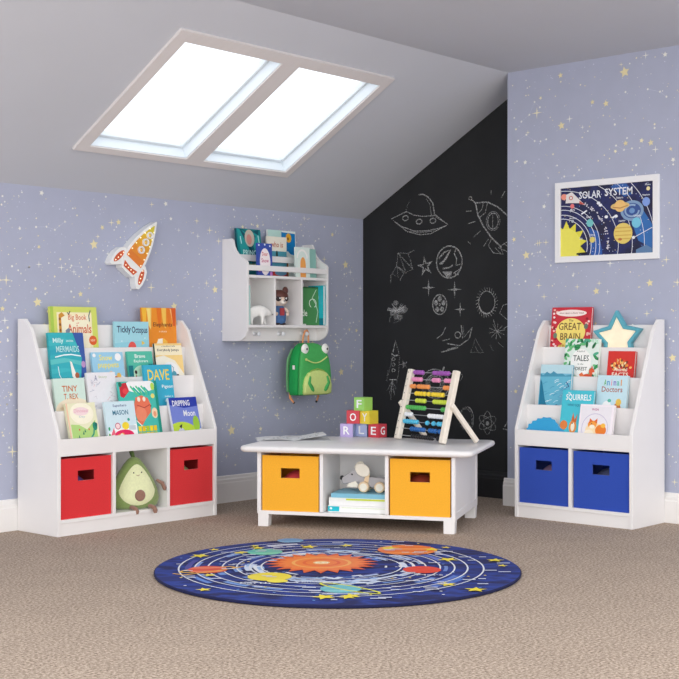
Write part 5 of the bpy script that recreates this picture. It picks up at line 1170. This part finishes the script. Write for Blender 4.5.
A.s_(sx, sy, 0.205, (232, 96, 46), 22, 0.74); A.s_(sx, sy, 0.165, (246, 130, 60), 18, 0.8); A.l(ell(sx, sy, 0.1, 0.1, 40), 0.012, (250, 176, 96), True); A.l(ell(sx, sy, 0.062, 0.062, 30), 0.012, (236, 96, 50), True); A.e(sx, sy, 0.03, 0.03, (250, 210, 150)); A.t('SUN', sx, sy, 0.045, 0.02, (250, 250, 240))
def planet(dx, dy, r, c, bands=None, name=None, ring=None):
    x, y = rl(dx, dy)
    if ring and ring[0] == 'b': A.l(ell(x, y, r * 1.45, r * 0.5, 40, rot=ring[1]), 0.01, ring[2], True)
    A.e(x, y, r, r, c)
    if bands:
        for k, b in enumerate(bands): 
            yy = -0.7 + 1.5 * k / len(bands); hw = r * math.sqrt(max(0, 1 - (yy + 0.1) ** 2)) * 0.96
            A.p([(x - hw, y + yy * r), (x + hw, y + yy * r + 0.01), (x + hw, y + yy * r + 0.025), (x - hw, y + yy * r + 0.012)], b)
    if ring and ring[0] == 'f': A.l(arc(x, y, r * 1.5, 150, 400, 30, r * 0.55), 0.012, ring[2])
    if name: A.t(name, x + 0.02, y - r - 0.03, 0.09, 0.022, pal)
planet(-0.34, 0.295, 0.068, (226, 84, 52), [(240, 140, 100), (206, 60, 40), (244, 150, 110)], None, ('b', 0.5, (240, 186, 60)))
x, y = rl(-0.34, 0.295); A.l([(x - 0.11, y - 0.075), (x - 0.07, y - 0.1), (x + 0.04, y - 0.02), (x + 0.12, y + 0.06)], 0.01, (240, 186, 60))
planet(-0.29, 0.045, 0.074, (240, 220, 60), None, None)
x, y = rl(-0.29, 0.045); A.e(x + 0.03, y - 0.075, 0.035, 0.03, (246, 230, 80)); A.t('Venus', x + 0.13, y - 0.09, 0.09, 0.022, pal)
planet(0.045, 0.405, 0.066, (96, 200, 170), [(130, 216, 190), (70, 170, 190)])
planet(0.30, 0.52, 0.052, (70, 150, 206), [(120, 190, 226)])
planet(0.435, 0.04, 0.112, (238, 120, 60), [(250, 160, 90), (226, 90, 46), (250, 176, 120), (226, 90, 46)])
planet(0.15, -0.255, 0.066, (226, 60, 60), None, 'Mars')
planet(-0.285, -0.27, 0.066, (110, 190, 200), [(150, 214, 216)], None, None)
x, y = rl(-0.26, -0.285); A.l(ell(x, y, 0.125, 0.03, 36, rot=-0.75), 0.009, (226, 226, 60), True)
A.t('Earth', rl(-0.4, 0.0)[0], rl(-0.4, 0.0)[1], 0.1, 0.024, pal)
for k in range(22):
    a = rq.uniform(0, 2 * PI); r = rq.uniform(0.42, 0.6); A.s_(r * math.cos(a), r * math.sin(a), rq.uniform(0.022, 0.042), (242, 222, 60), 5, 0.42, rq.uniform(0, 2))
for k in range(90):
    a = rq.uniform(0, 2 * PI); r = rq.uniform(0.26, 0.58); A.r(r * math.cos(a), r * math.sin(a), r * math.cos(a) + rq.uniform(0.02, 0.05), r * math.sin(a) + 0.01, (222, 228, 244))
rug = m.build('rug'); rug.location = (-2.025, -1.635, 0.0005); rug.rotation_euler = (0, 0, YAW)
tag(rug, 'round navy solar system rug on the beige carpet', 'rug')
